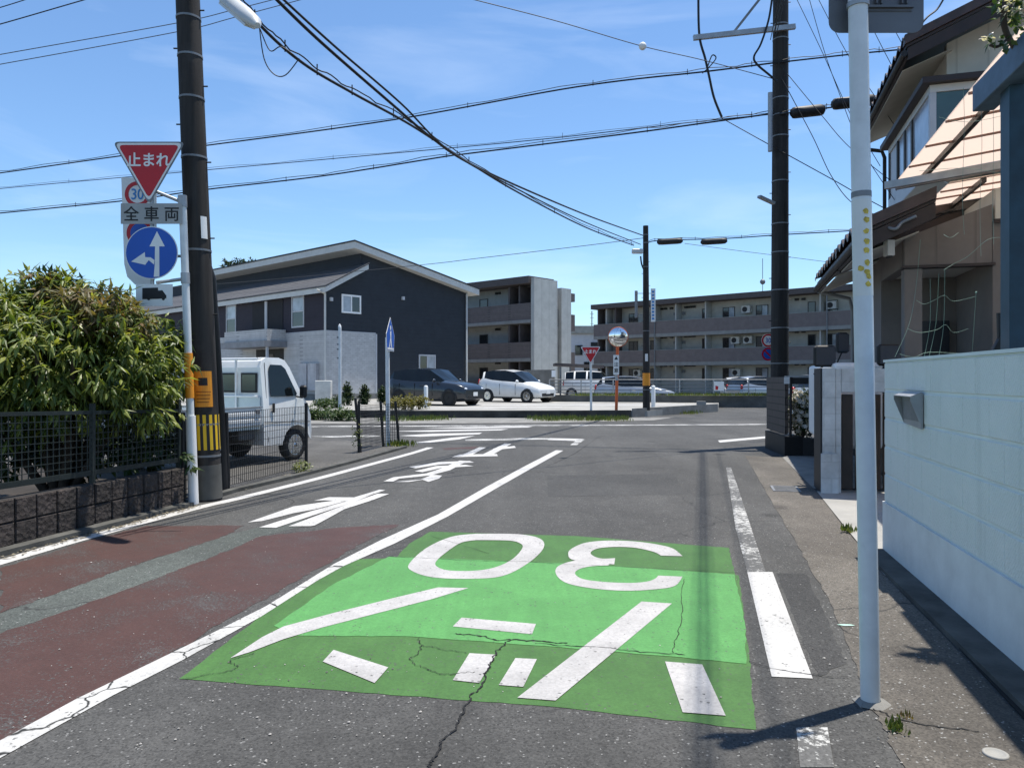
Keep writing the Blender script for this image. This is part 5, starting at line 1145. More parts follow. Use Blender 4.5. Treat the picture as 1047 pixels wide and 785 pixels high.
# ================================================================== vehicles
def wheel(par, x, y, r, w_, side, spokes=5, name='wheel', dark=False):
    m = MB(); ax = V((0, side, 0)); c = V((x, y, r))
    m.lathe(c, ax, [(r * .55, -w_), (r * .93, -w_), (r, -w_ * .75), (r, -w_ * .2), (r * .94, 0), (r * .66, .004), (r * .64, -.02)], 28)
    o = m.build(name, rubber, par)
    m = MB(); m.lathe(c, ax, [(r * .655, .0), (r * .62, .006), (r * .6, -.025), (r * .2, -.03), (0, -.03)], 24)
    for k in range(spokes):
        a = 2 * math.pi * k / spokes; d = V((math.cos(a), 0, math.sin(a))); m.bar(c + ax * -.008 + d * .02, c + ax * -.004 + d * r * .62, r * .17, .02, ax)
    m.lathe(c, ax, [(r * .15, -.02), (r * .14, .006), (0, .008)], 12)
    m.build('rim', blackm if dark else chrome, o); return o
def car(label, cat, loc, heading, L, Wd, H, prof, paintm, group=None, name='parked_car', wr=.32, wx=(.285, .31), rimdark=False):
    """prof: list of (x fraction from nose, belt height, top height, kind) ; kind h hood, w windscreen, c cabin, p pillar, r rear glass, t tail"""
    t = thing(name, label, cat, loc, group, local=True, rz=heading)
    hw = Wd / 2; st = []
    for xf, belt, top, k in prof:
        x = L / 2 - xf * L; nose = max(0, 1 - min(xf, 1 - xf) / .10); w_ = hw * (1 - .16 * nose ** 2)
        zb = .2 + .1 * nose
        if top - belt < .08: sec = [(0, zb), (w_ * .86, zb), (w_ * .97, zb + .1), (w_, zb + (belt - zb) * .55), (w_ * .955, belt - .03), (w_ * .9, belt), (w_ * .6, top), (0, top + .012)]
        else: sec = [(0, zb), (w_ * .86, zb), (w_ * .97, zb + .1), (w_, zb + (belt - zb) * .55), (w_ * .965, belt - .03), (w_ * .94, belt), (w_ * (.94 - .2 * (top - belt) / .6), top - .03), (0, top + .02)]
        st.append([V((x, y, z)) for y, z in sec] + [V((x, -y, z)) for y, z in sec[::-1][1:-1]])
    body, gl = MB(), {}
    n = len(st[0]); kinds = [p[3] for p in prof]
    for i in range(len(st) - 1):
        for j in range(n):
            k = (j + 1) % n; q = [st[i][j], st[i][k], st[i + 1][k], st[i + 1][j]]
            kk = kinds[i]; side = j in (5, 8); topf = j in (6, 7)
            nm = None
            if kk == 'w' and topf: nm = 'windscreen'
            elif kk == 'r' and topf: nm = 'rear_window'
            elif kk in 'wcrp' and side: nm = 'side_window_' + ('a' if j == 5 else 'b')
            (gl.setdefault(nm, MB()) if nm else body).add(q, [(0, 1, 2, 3)], nm is None)
    body.add(st[0], [tuple(range(n))]); body.add(st[-1], [tuple(range(n))[::-1]])
    bo = body.build('body', paintm, t)
    me = bo.data; import bmesh as _b; bm = _b.new(); bm.from_mesh(me); _b.ops.remove_doubles(bm, verts=bm.verts, dist=.0005); _b.ops.recalc_face_normals(bm, faces=bm.faces); bm.to_mesh(me); bm.free()
    for nm, g in gl.items(): g.build('side_window' if nm.startswith('side') else nm, car_glass, t)
    # wheels, arches, lights, plate, mirrors, bumper trim, handles
    for fx in (wx[0] * .62, 1 - wx[1] * .62):
        for s_ in (-1, 1):
            x = L / 2 - fx * L
            m = MB(); m.lathe(V((x, s_ * (hw - .02), wr)), V((0, s_, 0)), [(wr + .055, -.03), (wr + .055, .012), (wr + .03, .02), (0, .015)], 28); m.build('wheel_arch', blackm, t)
            wheel(t, x, s_ * (hw + .012), wr, .2, s_, 5, dark=rimdark)
    m = MB(); m.bbox(L / 2 - .12, L / 2 + .01, -hw * .62, hw * .62, .3, .47, .02); m.build('grille', blackm, t)
    m = MB(); m.abox(L / 2 + .011, L / 2 + .025, -.17, .17, .43, .6); m.build('number_plate', signwhite, t)
    zl = prof[1][1] - .1
    for s_ in (-1, 1):
        m = MB(); m.sphere(V((L / 2 - .16, s_ * hw * .7, zl)), .1, 12, 8, (1.5, 1.7, .75)); m.build('headlight', headm, t)
        m = MB(); m.sphere(V((-L / 2 + .1, s_ * hw * .8, prof[-2][1] - .08)), .1, 10, 8, (.8, .9, 1.6)); m.build('tail_light', tailm, t)
        xw = L / 2 - prof[[i for i, k in enumerate(kinds) if k == 'w'][0]][0] * L - .25
        bz_ = prof[[i for i, k in enumerate(kinds) if k == 'w'][0]][1]
        m = MB(); m.sphere(V((xw, s_ * (hw + .09), bz_ + .07)), .1, 10, 8, (.65, 1.1, .8)); m.build('wing_mirror', paintm, t)
        m = MB(); m.bbox(-.15, .05, s_ * (hw - .005) - .012, s_ * (hw - .005) + .012, bz_ - .16, bz_ - .13, .004); m.build('door_handle', paintm, t)
        for xx in (xw - .18, xw - 1.15, xw - 2.0):
            m = MB(); m.box(V((xx, s_ * (hw - .012), bz_ - .32)), (.004, 0, 0), (0, .016, 0), (0, 0, .27)); m.build('door_seam', blackm, t)
    m = MB(); m.bbox(-L / 2 + .3, L / 2 - .3, -hw * .97, hw * .97, .19, .27, .03); m.build('sill', blackm, t)
    return t
car_glass = glassmat('car_glass', (.007, .010, .012), .04); car_glass.node_tree.nodes['Principled BSDF'].inputs['Specular IOR Level'].default_value = .35
headm = N('headlight_glass').fin((.75, .78, .8), .12, .3); tailm = M('tail_light_red', (.35, .01, .01), .2, bump=0)
P_hatch = [(0, .62, .62, 'h'), (.03, .74, .76, 'h'), (.1, .84, .88, 'h'), (.2, .92, .97, 'h'), (.245, .97, 1.02, 'w'), (.42, 1.02, 1.54, 'c'), (.55, 1.05, 1.62, 'p'), (.565, 1.05, 1.62, 'c'), (.72, 1.1, 1.62, 'p'), (.735, 1.1, 1.62, 'c'), (.87, 1.2, 1.56, 't'), (.9, 1.2, 1.54, 'r'), (.975, 1.08, 1.13, 't'), (1, .8, .84, 't')]
P_suv = [(0, .7, .7, 'h'), (.025, .84, .86, 'h'), (.1, .95, .99, 'h'), (.24, 1.02, 1.08, 'h'), (.28, 1.03, 1.1, 'w'), (.44, 1.05, 1.6, 'c'), (.58, 1.06, 1.65, 'p'), (.595, 1.06, 1.65, 'c'), (.75, 1.1, 1.63, 'p'), (.765, 1.1, 1.62, 'c'), (.87, 1.16, 1.55, 'p'), (.89, 1.18, 1.53, 'r'), (.975, 1.15, 1.2, 't'), (1, .85, .9, 't')]
P_kei = [(0, .7, .7, 'h'), (.03, .9, .92, 'h'), (.13, 1.1, 1.14, 'w'), (.26, 1.2, 1.72, 'c'), (.5, 1.22, 1.78, 't'), (.53, 1.22, 1.78, 'c'), (.74, 1.22, 1.77, 't'), (.77, 1.22, 1.77, 'c'), (.93, 1.22, 1.72, 't'), (.955, 1.02, 1.7, 'r'), (.985, 1.0, 1.06, 't'), (1, .75, .8, 't')]
dark_paint = carpaint('charcoal_car_paint', (.022, .028, .036), .4, .3)
white_paint = carpaint('white_car_paint', (.66, .67, .66))
silver_paint = carpaint('silver_car_paint', (.36, .38, .4), .5, .3)
# headings: angle of the nose from +X
def place_mid(xf, yf, xr, yr, z, side):   # from the two visible wheel ground points of one flank
    a, b = G(xf, yf, z), G(xr, yr, z); return a, b
P0 = G(470, 415.6, FLZ)
car('charcoal suv parked nose right before the navy gabled house', 'car', V((G(442, 414.7, FLZ).x, G(442, 414.7, FLZ).y + 1.0, FLZ)), R(-30), 4.35, 1.85, 1.65, P_suv, dark_paint, wr=.35, rimdark=True)
car('white hatchback parked nose right before the brown flats', 'car', V((G(528, 411.4, FLZ).x, G(528, 411.4, FLZ).y + 1.0, FLZ)), R(-36), 3.85, 1.74, 1.6, P_hatch, white_paint)
def far_car(label, x, y, Y, hd, prof, pm, L=3.6, Wd=1.6, z=.1):
    p = W(x, y, Y); p.z = z; return car(label, 'car', p, R(hd), L, Wd, 1.6, prof, pm)
far_car('small white van shaped car behind the rail fence left of the convex mirror', 603, 400, 49, -18, P_kei, white_paint, 3.4, 1.48)
far_car('silver grey car behind the rail fence and the far slim pole', 649, 400, 42, -8, P_hatch, silver_paint, 4.5, 1.7, -.1)
far_car('white car seen nose on behind the notice on the rail fence', 754, 400, 46, -100, P_hatch, white_paint, 4.2, 1.7, -.15)
far_car('silver car with red tail light behind the rail fence by the right pole', 780, 400, 44, 20, P_hatch, silver_paint, 4.2, 1.7, -.1)
far_car('white car glimpsed behind the flowering bush', 880, 400, 24, 15, P_hatch, white_paint, 4.2, 1.7, 0)

# ---- small white pickup truck on the left
hd = R(64)
fw = G(302.5, 470.5); L = 3.3; hw = .7375
hv = V((math.cos(hd), math.sin(hd), 0)); rv = V((hv.y, -hv.x, 0))
o_ = fw - hv * 2.93 - rv * (hw - .02)
t = thing('pickup_truck', 'small white flatbed pickup parked behind the black mesh fence', 'truck', o_, None, True, hd)
tw = carpaint('truck_white_paint', (.70, .71, .70)); tg = M('truck_bed_grey_blue', (.50, .57, .58), .5, var=.1, dirt=.15)
# cab: loft across width of a side outline, split into lower body, roof
out = [(2.14, .55), (2.14, 1.0), (2.15, 1.62), (2.19, 1.73), (2.3, 1.79), (2.6, 1.79), (2.74, 1.75), (2.84, 1.63), (3.1, 1.13), (3.22, .97), (3.29, .78), (3.31, .5), (3.3, .36), (3.285, .33)]
arch = [(2.93 + .335 * math.cos(a), .29 + .335 * math.sin(a)) for a in [R(d) for d in range(0, 181, 15)]]
side_pts = out[:-1] + arch[1:-1] + [(2.58, .3), (2.14, .32)]
m = MB()
def cabw(z): return hw - (0 if z < .95 else (z - .95) * .13)
Lr = [V((x, cabw(z), z)) for x, z in side_pts]; Rr = [V((x, -cabw(z), z)) for x, z in side_pts]; n = len(side_pts)
m.add(Lr + Rr, [tuple(range(n)), tuple(range(n, 2 * n))[::-1]]); m.add(Lr + Rr, [(i, n + i, n + (i + 1) % n, (i + 1) % n) for i in range(n)], False)
cab = m.build('cab', tw, t, .012)
def onside(pts, s_, off): return [V((x, s_ * (cabw(z) + off), z)) for x, z in pts]
for s_ in (-1, 1):
    m = MB(); pts = [(2.33, 1.13), (2.33, 1.6), (2.38, 1.67), (2.64, 1.665), (2.73, 1.6), (2.96, 1.17), (2.93, 1.13)]; m.prism(onside(pts, s_, .004), (0, s_ * .004, 0)); wn_ = m.build('door_window', car_glass, t)
    m = MB(); pts = [(2.25, .38), (2.25, 1.7), (2.258, 1.7), (2.258, .38)]; m.prism(onside(pts, s_, .002), (0, s_ * .004, 0)); m.build('door_seam', blackm, t)
    m = MB(); m.bbox(2.34, 2.40, s_ * (hw + .002) - .01, s_ * (hw + .002) + .01, .86, 1.02, .008); m.build('door_handle', blackm, t)
    m = MB(); m.bbox(2.9, 2.98, s_ * (hw + .14) - .075, s_ * (hw + .14) + .075, 1.1, 1.32, .03); m.tube([V((2.95, s_ * (hw - .02), 1.12)), V((2.94, s_ * (hw + .12), 1.1))], .015, 6); m.build('wing_mirror', blackm, t)
    m = MB(); pts = [(2.16, .70), (3.27, .66), (3.27, .675), (2.16, .715)]; m.prism(onside(pts, s_, .001), (0, s_ * .003, 0)); m.build('side_crease', steel_dull, t)
    m = MB(); m.sphere(V((3.27, s_ * .52, .74)), .1, 10, 8, (.5, 1.2, .9)); m.build('headlight', headm, t)
    wheel(t, 2.93, s_ * (hw - .03), .275, .15, s_, 6); wheel(t, .82, s_ * (hw - .03), .275, .15, s_, 6)
m = MB(); fz = lambda z: 2.856 + (1.6 - z) * .52; m.prism([V((fz(1.1) + .006, -.6, 1.1)), V((fz(1.1) + .006, .6, 1.1)), V((fz(1.62) + .006, .56, 1.62)), V((fz(1.62) + .006, -.56, 1.62))], (.004, 0, .002)); m.build('windscreen', car_glass, t)
for y0, y1 in ((-.60, -.24), (-.14, .34)):
    m = MB(); m.abox(2.128, 2.139, y0, y1, 1.2, 1.53); wf_ = m.build('rear_window', blackm, t); m = MB(); m.abox(2.122, 2.127, y0 + .03, y1 - .03, 1.23, 1.5); m.build('pane', glass_teal, wf_)
m = MB(); m.abox(2.11, 2.139, -.68, .68, .66, 1.12); m.build('rear_panel', tg, t)
# bed: floor, three hinged sides, guard frame, chassis
m = MB(); m.abox(.0, 2.1, -hw + .03, hw - .03, .6, .66); m.build('bed_floor', tg, t)
for s_ in (-1, 1):
    m = MB(); y = s_ * (hw - .01); m.bbox(.02, 2.09, y - .018, y + .018, .655, .95, .008); o = m.build('bed_side', tw, t)
    for z in (.72, .83): m = MB(); m.bbox(.04, 2.07, y + s_ * .019 - .006, y + s_ * .019 + .006, z, z + .05, .004); m.build('rib', tw, o)
    m = MB(); m.abox(.0, 2.1, y - .026, y + .026, .952, .975); m.build('top_rail', steel, o)
    for x in (.1, 1.95): m = MB(); m.bbox(x, x + .09, y + s_ * .03 - .012, y + s_ * .03 + .012, .86, .93, .006); m.build('latch', steel_dull, o)
m = MB(); m.bbox(-.02, .015, -hw + .03, hw - .03, .655, .95, .008); m.build('tailgate', tw, t)
m = MB()
for y in (-.18, .62): m.tube([V((2.08, y, .66)), V((2.08, y, 1.76))], .02, 8)
m.tube([V((2.08, -.66, 1.76)), V((2.08, .66, 1.76))], .022, 8); m.tube([V((2.08, -.66, 1.14)), V((2.08, .66, 1.14))], .018, 8)
for y in (-.62, .62): m.tube([V((2.08, y, 1.76)), V((2.2, y, 1.775))], .015, 6)
m.build('guard_frame', tw, t)
m = MB(); m.abox(.1, 2.6, -.42, .42, .36, .59); m.build('chassis', blackm, t)
m = MB(); m.bbox(1.7, 2.05, -hw + .1, -hw + .3, .42, .6, .02); m.build('tool_box', M('chassis_grey', (.1, .1, .1), .7), t)
m = MB(); m.abox(.55, .57, -hw + .02, -hw + .2, .18, .55); m.build('mud_flap', blackm, t)

# ================================================================== fences on the left
def lattice(m, a, b, z0a, z1a, z0b, z1b, dx, dz, r):
    L_ = (b - a).length; n = int(L_ / dx); d = (b - a).normalized(); sd_ = V((d.y, -d.x, 0))
    for i in range(n + 1):
        k = i / n; p = a.lerp(b, k); m.box(p + Z3 * ((z0a + (z0b - z0a) * k + z1a + (z1b - z1a) * k) / 2), d * r, sd_ * r, Z3 * ((z1a + (z1b - z1a) * k - z0a - (z0b - z0a) * k) / 2))
    nz = int((z1a - z0a) / dz)
    for j in range(nz + 1):
        k = j / nz; m.bar(a + Z3 * (z0a + (z1a - z0a) * k) + sd_ * r * 1.8, b + Z3 * (z0b + (z1b - z0b) * k) + sd_ * r * 1.8, 2 * r, 2 * r)
stone = N('stone_faced_block'); scn = stone.mix(stone.ramp(stone.noise(9, 8, .75), .35, .68), (.035, .028, .025), (.15, .125, .115)); scn = stone.mix(stone.ramp(stone.noise(1.5, 4), .35, .6), sc((.05, .045, .042), 1), scn)  # stone colours lowered to carry the shade of the bush above
stone.bump(stone.math('ADD', stone.noise(28, 6, .75), stone.vor(22)), 1.0, .03); stone.fin(scn, .95, 0, .2)
wb = G(188, 517); wa = G(-160, 606); wd_ = (wb - wa).normalized(); wnn = V((wd_.y, -wd_.x, 0))
t = thing('block_wall', 'low rough brown stone faced wall under the green lattice fence', 'wall', wb)
m = MB(); Lw = (wb - wa).length; nx_ = int(Lw / .215)
for r in range(2):
    for i in range(nx_):
        a, b = wa + wd_ * (i * Lw / nx_ + .006), wa + wd_ * ((i + 1) * Lw / nx_ - .006); z0, z1 = .04 + r * .2, .04 + (r + 1) * .2 - .012
        j = random.uniform(.006, .016); bk = -wnn * .14
        f0 = [a + Z3 * z0, b + Z3 * z0, b + Z3 * z1, a + Z3 * z1]; cm = sum(f0, V()) / 4
        f1 = [cm + (p - cm) * .93 + wnn * j * random.uniform(.7, 1.2) for p in f0]
        m.loft([[p + bk for p in f0], f0, f1])
m.build('stone_block', stone.m, t)
m = MB(); m.prism([wa - wnn * .01 , wb - wnn * .01, wb - wnn * .13, wa - wnn * .13], (0, 0, .43)); m.build('mortar_core', M('mortar_dark', (.025, .023, .022), .95), t)
m = MB(); m.prism([wa + wnn * .0, wb + wnn * .0, wb + wnn * .13, wa + wnn * .13], (0, 0, .045)); m.build('footing', conc_dark, t)
fg = M('dark_green_fence', (.02, .028, .027), .5, .2, var=.15)
t = thing('lattice_fence', 'dark green square lattice fence on the low stone wall before the bush', 'fence', wb + Z3 * .43)
fo = -wnn * .07; la, lb_ = wa + fo, wb + fo
m = MB(); lattice(m, la, lb_, .56, 1.17, .53, 1.06, .066, .066, .0034); m.build('lattice_panel', fg, t)
for z0, z1, w_ in ((1.18, 1.075, .035), (.55, .52, .05)): m = MB(); m.bar(la + Z3 * z0, lb_ + Z3 * z1, .03, w_); m.build('rail', fg, t)
for k in (.0, .33, .64, 1.0): p = la.lerp(lb_, k); m = MB(); m.box(p + Z3 * .8, wd_ * .02, wnn * .02, Z3 * .4); m.build('post', fg, t)
# black wire mesh fence by the truck
def mesh_fence(label, pts, hts, posts, dx, dz, r):
    t = thing('mesh_fence', label, 'fence', pts[0])
    for (i, a), b in zip(enumerate(pts[:-1]), pts[1:]):
        m = MB(); lattice(m, a, b, .06, hts[i], .06, hts[i + 1], dx, dz, r); m.build('mesh_panel', blackm, t)
    for p, h, lean in posts: m = MB(); m.tube([p, p + V((lean, 0, h))], .028, 8); m.build('post', blackm, t)
    return t
fa1, fa2 = G(233, 501), G(313, 480); fa0 = G(192, 512) + V((-.02, .32, 0))
mesh_fence('black welded mesh fence panel in front of the white pickup', [fa1, fa2], [1.0, 1.0], [(fa1, 1.0, -.02), (fa2, 1.05, 0)], .05, .1, .0028)
fb1, fb2, fb3 = G(367, 463), G(392, 457), G(408, 455.5)
mesh_fence('bent black mesh fence with leaning posts beside the blue crossing sign', [fb1, fb2, fb3], [.9, .9, .9], [(fb1, 1.0, .0), (fb1 + V((.02, .05, 0)), 1.05, -.1), (fb2, .95, -.06), (fb3, .95, -.08)], .06, .06, .003)
mesh_fence('short black mesh panel between the stone wall and the dark pole', [wb + fo + wd_ * .05, fa0 + wd_ * .25], [1.0, 1.0], [(wb + fo + wd_ * .08, 1.05, 0), (fa0 + wd_ * .25, 1.05, 0)], .06, .1, .004)

# ================================================================== plants
def leaf(vs, fs, p, d, n, L_, w_, curl=.15):
    d = d.normalized(); s_ = d.cross(n)
    if s_.length < 1e-4: s_ = d.cross(V((1, 0, 0)))
    s_.normalize(); u = s_.cross(d); o = len(vs)
    mid = p + d * L_ * .45 + u * L_ * .03; tip = p + d * L_ - u * L_ * curl
    vs += [p, mid - s_ * w_ - u * w_ * .35, mid, mid + s_ * w_ - u * w_ * .35, tip]
    fs += [(o, o + 1, o + 2), (o, o + 2, o + 3), (o + 1, o + 4, o + 2), (o + 2, o + 4, o + 3)]
def rnd(): 
    while True:
        v = V((random.uniform(-1, 1), random.uniform(-1, 1), random.uniform(-1, 1)))
        if .05 < v.length < 1: return v
def crown(blobs, ncl, per, L_, w_, droop, shell=.45, lightbias=0):
    vs, fs = [], []; tot = sum(b[1][0] * b[1][1] * b[1][2] for b in blobs)
    tw_ = []
    for c, r in blobs:
        k = int(ncl * r[0] * r[1] * r[2] / tot) + 1
        for _ in range(k):
            v = rnd().normalized(); rad = random.random() ** shell; rad *= 1 + .16 * math.sin(v.x * 5 + c.x * 3) * math.cos(v.z * 6 + c.y) + random.uniform(-.08, .17)
            p = c + V((v.x * r[0], v.y * r[1], v.z * r[2])) * rad; tw_.append(p)
            out_ = V((v.x, v.y, v.z + .2)); 
            for i in range(per):
                d = (out_ * .5 + rnd().normalized() * .9 + V((0, 0, -droop))); leaf(vs, fs, p + rnd() * .04, d, V((0, 0, 1)) + rnd() * .5, L_ * random.uniform(.6, 1.15), w_ * random.uniform(.75, 1.2), random.uniform(.05, .3))
    m = MB(); m.v = vs; m.f = fs; m.mi = [0] * len(fs); m.sm = [False] * len(fs); return m, tw_
def limbs(m, root, tips, r):
    for tip in tips:
        mid = root.lerp(tip, .5) + rnd() * .12 + V((0, 0, .1)); P = spline([root, mid, tip], 4); m.tube(P, [r * (1 - .8 * i / (len(P) - 1)) for i in range(len(P))], 6)
bark = M('bark', (.06, .045, .035), .9, var=.4, scale=8, bump=.6, bscale=30)
loq = leafmat('broad_leaf_green', [(.04, .07, .015), (.09, .135, .024), (.16, .21, .036), (.30, .32, .07), (.045, .08, .016), (.22, .26, .05)], .4)
loq2 = leafmat('bronze_leaf', [(.11, .085, .035), (.16, .13, .05), (.1, .12, .035), (.19, .12, .06)], .4)
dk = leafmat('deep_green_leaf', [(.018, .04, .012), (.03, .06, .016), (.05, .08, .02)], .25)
sheet('soil_shade_sheet', [wa - wnn * .14, wb - wnn * .14, wb - wnn * .14 + V((-.9, 1.6, 0)), V((-6.6, 12.3, 0)), V((-14, 13, 0)), V((-14, 5, 0))], M('soil_painted_shade', (.028, .022, .016), .95, var=.4), .012)  # dark sheet added as painted shade on the ground behind the fence
root = W(60, 480, 8.3); root.z = 0
t = thing('evergreen_bush', 'large drooping long leaved evergreen bush spilling over the lattice fence on the left', 'bush', root)
bl = [(W(70, 368, 7.85), (.9, .8, .62)), (W(-30, 385, 7.4), (.8, .75, .75)), (W(125, 388, 8.1), (.6, .6, .52)), (W(60, 408, 7.5), (.75, .3, .3)), (W(135, 418, 7.9), (.5, .25, .24)), (W(40, 320, 8.3), (.6, .5, .42)), (W(160, 395, 8.6), (.33, .45, .52)), (W(90, 340, 8.2), (.55, .5, .42)), (W(10, 335, 7.8), (.45, .5, .4)), (W(-60, 420, 7.6), (.6, .5, .5)), (W(178, 375, 8.8), (.16, .2, .3)), (W(160, 348, 8.5), (.3, .35, .3)), (W(98, 296, 8.2), (.16, .2, .16)), (W(150, 322, 8.4), (.16, .2, .14)), (W(2, 302, 7.8), (.2, .2, .14)), (W(186, 350, 8.8), (.12, .15, .2)), (W(-20, 315, 7.6), (.25, .25, .2))]
m, tips = crown(bl, 2300, 8, .165, .019, .85, .36); m.build('crown', loq, t)
m, _ = crown([(W(70, 306, 8.2), (.55, .4, .16)), (W(55, 300, 8.3), (.35, .35, .22)), (W(115, 315, 8.3), (.35, .3, .18)), (W(20, 318, 8.1), (.4, .35, .15)), (W(95, 318, 7.7), (.4, .3, .2)), (W(130, 330, 8.0), (.3, .3, .2))], 420, 7, .15, .02, .6, .5); m.build('bronze_top', loq2, t)
m, _ = crown([(W(54, 290, 8.3), (.22, .2, .15)), (W(12, 305, 8.0), (.16, .2, .14)), (W(75, 292, 8.2), (.12, .2, .12)), (W(115, 312, 8.3), (.15, .2, .1)), (W(178, 345, 8.7), (.15, .2, .12))], 100, 7, .16, .02, .1, .6); m.build('leaves', loq, t)
m, _ = crown([(W(60, 460, 8.45), (1.5, .4, .3)), (W(-60, 470, 8.0), (1.0, .5, .35)), (W(60, 420, 8.9), (1.5, .5, .6)), (W(150, 450, 8.75), (.45, .35, .3))], 700, 7, .15, .03, .5, .7); m.build('inner_shade_foliage', dk, t)  # darker leaf colour stands in for the shade inside the bush
m = MB(); limbs(m, root, [b[0] for b in bl[:7]] + tips[:40:4], .06); m.build('trunk', bark, t)
def shrub(name, label, cat, blobs, ncl, per, L_, w_, droop, mat, group=None, trunk=True):
    b = blobs[0][0].copy(); b.z = min(q[0].z - q[1][2] for q in blobs); t = thing(name, label, cat, b, group)
    m, tips = crown(blobs, ncl, per, L_, w_, droop, .6); m.build('crown', mat, t)
    m = MB(); limbs(m, b - Z3 * .03, [q[0] for q in blobs] + tips[:6], max(.012, blobs[0][1][2] * .05)); m.build('trunk', bark, t); return t
grn = leafmat('hedge_green', [(.03, .06, .018), (.05, .09, .025), (.08, .12, .03)], .3)
con = leafmat('conifer_green', [(.015, .035, .014), (.03, .055, .018), (.045, .07, .022)], .15)
gold = leafmat('golden_leaf', [(.12, .11, .025), (.17, .15, .03), (.09, .1, .025)], .3)
lotY = lambda x, y: G(x, y, FLZ)
for x, yb, yt, lab in ((355, 414.5, 391, 'tallest small cone conifer beside the pale tile gable'), (373, 413.5, 392, 'middle small cone conifer under the edge of the pale tile gable'), (390.5, 412, 396, 'smallest cone conifer by the navy wall')):
    b = lotY(x, yb); zt = W(x, yt, b.y).z; h = zt - b.z; r = h * .27
    shrub('conifer', lab, 'conifer', [(b + Z3 * h * .28, (r, r, h * .26)), (b + Z3 * h * .55, (r * .75, r * .75, h * .25)), (b + Z3 * h * .82, (r * .4, r * .4, h * .2))], 220, 5, .16, .03, -.5, con, 'small conifers by the navy house')
for x, yb, yt, rx, lab, mt in ((331, 418, 408, .45, 'low grey green shrub at the foot of the white cabinet', grn), (345, 417, 404, .35, 'loose shrub between cabinet and conifers', con), (414, 419, 405, .5, 'golden rounded shrub before the dark suv, left one', gold), (428, 418.5, 403, .5, 'golden rounded shrub before the dark suv, right one', gold), (402, 417, 408, .35, 'low brown green shrub left of the golden shrubs', gold)):
    b = lotY(x, yb); zt = W(x, yt, b.y).z; h = zt - b.z
    shrub('shrub', lab, 'shrub', [(b + Z3 * h * .5, (rx, rx, h * .5))], 170, 6, .1, .025, -.1, mt)
for x0, x1, y, lab in ((312, 338, 426, 'hedge like weeds along the dark kerb wall, left clump'), (338, 362, 427, 'low leafy clump along the dark kerb wall, right of the hedge weeds')):
    b0, b1 = G(x0, y + 3.5), G(x1, y + 3.5); mid = (b0 + b1) / 2
    shrub('hedge', lab, 'hedge', [(b0.lerp(b1, .25) + Z3 * .2, (.38, .3, .3)), (b0.lerp(b1, .75) + Z3 * .16, (.4, .3, .24))], 260, 5, .11, .022, .1, grn)
b = G(814, 452) ; b = V((5.52, 14.25, 0))
t = thing('flowering_bush', 'bush with white and pale pink flowers in the black planter', 'bush', b + Z3 * .3)
m, tips = crown([(b + Z3 * .72, (.25, .28, .4)), (b + V((.1, 0, 1.0)), (.2, .25, .25)), (b + V((-.08, 0, .95)), (.16, .2, .25))], 420, 5, .07, .018, .1, .55); m.build('crown', dk, t)
vs, fs = [], []
for p in random.sample(tips, 230):
    for k in range(6): a = k * 1.05; leaf(vs, fs, p + V((0, -.04, .03)), V((math.cos(a), -.4 + .5 * math.sin(a), math.sin(a) + .2)), V((0, -1, .4)), .055, .02, .1)
m = MB(); m.v = vs; m.f = fs; m.mi = [0] * len(fs); m.sm = [False] * len(fs); m.build('blossom', leafmat('white_petals', [(.7, .68, .64), (.75, .7, .68), (.65, .6, .45)], .25), t)
m = MB(); limbs(m, b + Z3 * .25, tips[:8], .02); m.build('trunk', bark, t)
# climbing plant at the upper right
b = W(1040, 40, 4.4)
t = thing('climbing_plant', 'leafy climber with pale flowers growing over the blue grey beam at top right', 'climbing plant', b)
m = MB(); m.tube(spline([W(1046, 60, 4.4), W(1032, 40, 4.35), W(1026, 20, 4.3), W(1030, -10, 4.3)], 5), .018, 6); m.tube(spline([W(1030, 40, 4.35), W(1020, 48, 4.3), W(1012, 46, 4.3)], 5), .008, 5); m.build('stem', bark, t)
m, _ = crown([(W(1024, 42, 4.3), (.07, .06, .05)), (W(1040, 8, 4.3), (.12, .1, .1)), (W(1056, 30, 4.4), (.1, .1, .15))], 50, 5, .06, .016, .2, .6); m.build('foliage', grn, t)
m, _ = crown([(W(1014, 40, 4.28), (.05, .04, .03)), (W(1038, 5, 4.25), (.08, .06, .06))], 12, 5, .035, .012, .1, .6); m.build('blossom', leafmat('cream_petals', [(.6, .58, .5), (.68, .62, .58)], .3), t)
# dark tree beyond the sign stack and the tops beyond the house
b = W(128, 330, 30); b.z = 0
t = thing('conifer_tree', 'dark conifer top just right of the bush behind the sign plates', 'tree', b)
m, tips = crown([(W(127, 312, 30), (.55, .5, .55)), (W(130, 330, 30), (.8, .6, .8)), (W(125, 350, 30), (.9, .7, 1.2))], 420, 6, .22, .04, -.2, .6); m.build('crown', con, t)
m = MB(); m.tube([b, W(128, 312, 30)], [.14, .03], 8); limbs(m, b + Z3 * 2, tips[:6], .05); m.build('trunk', bark, t)
b = W(243, 300, 75); b.z = 0
t = thing('tree', 'tree crown just showing above the long pale ridge of the navy house', 'tree', b)
m, tips = crown([(W(238, 275, 75), (1.2, 1, 1)), (W(252, 272, 75), (1.1, 1, .9)), (W(246, 282, 75), (2, 1.4, 1.4))], 260, 6, .45, .1, 0, .6); m.build('crown', con, t)
m = MB(); m.tube([b, W(245, 280, 75)], [.3, .08], 8); m.build('trunk', bark, t)
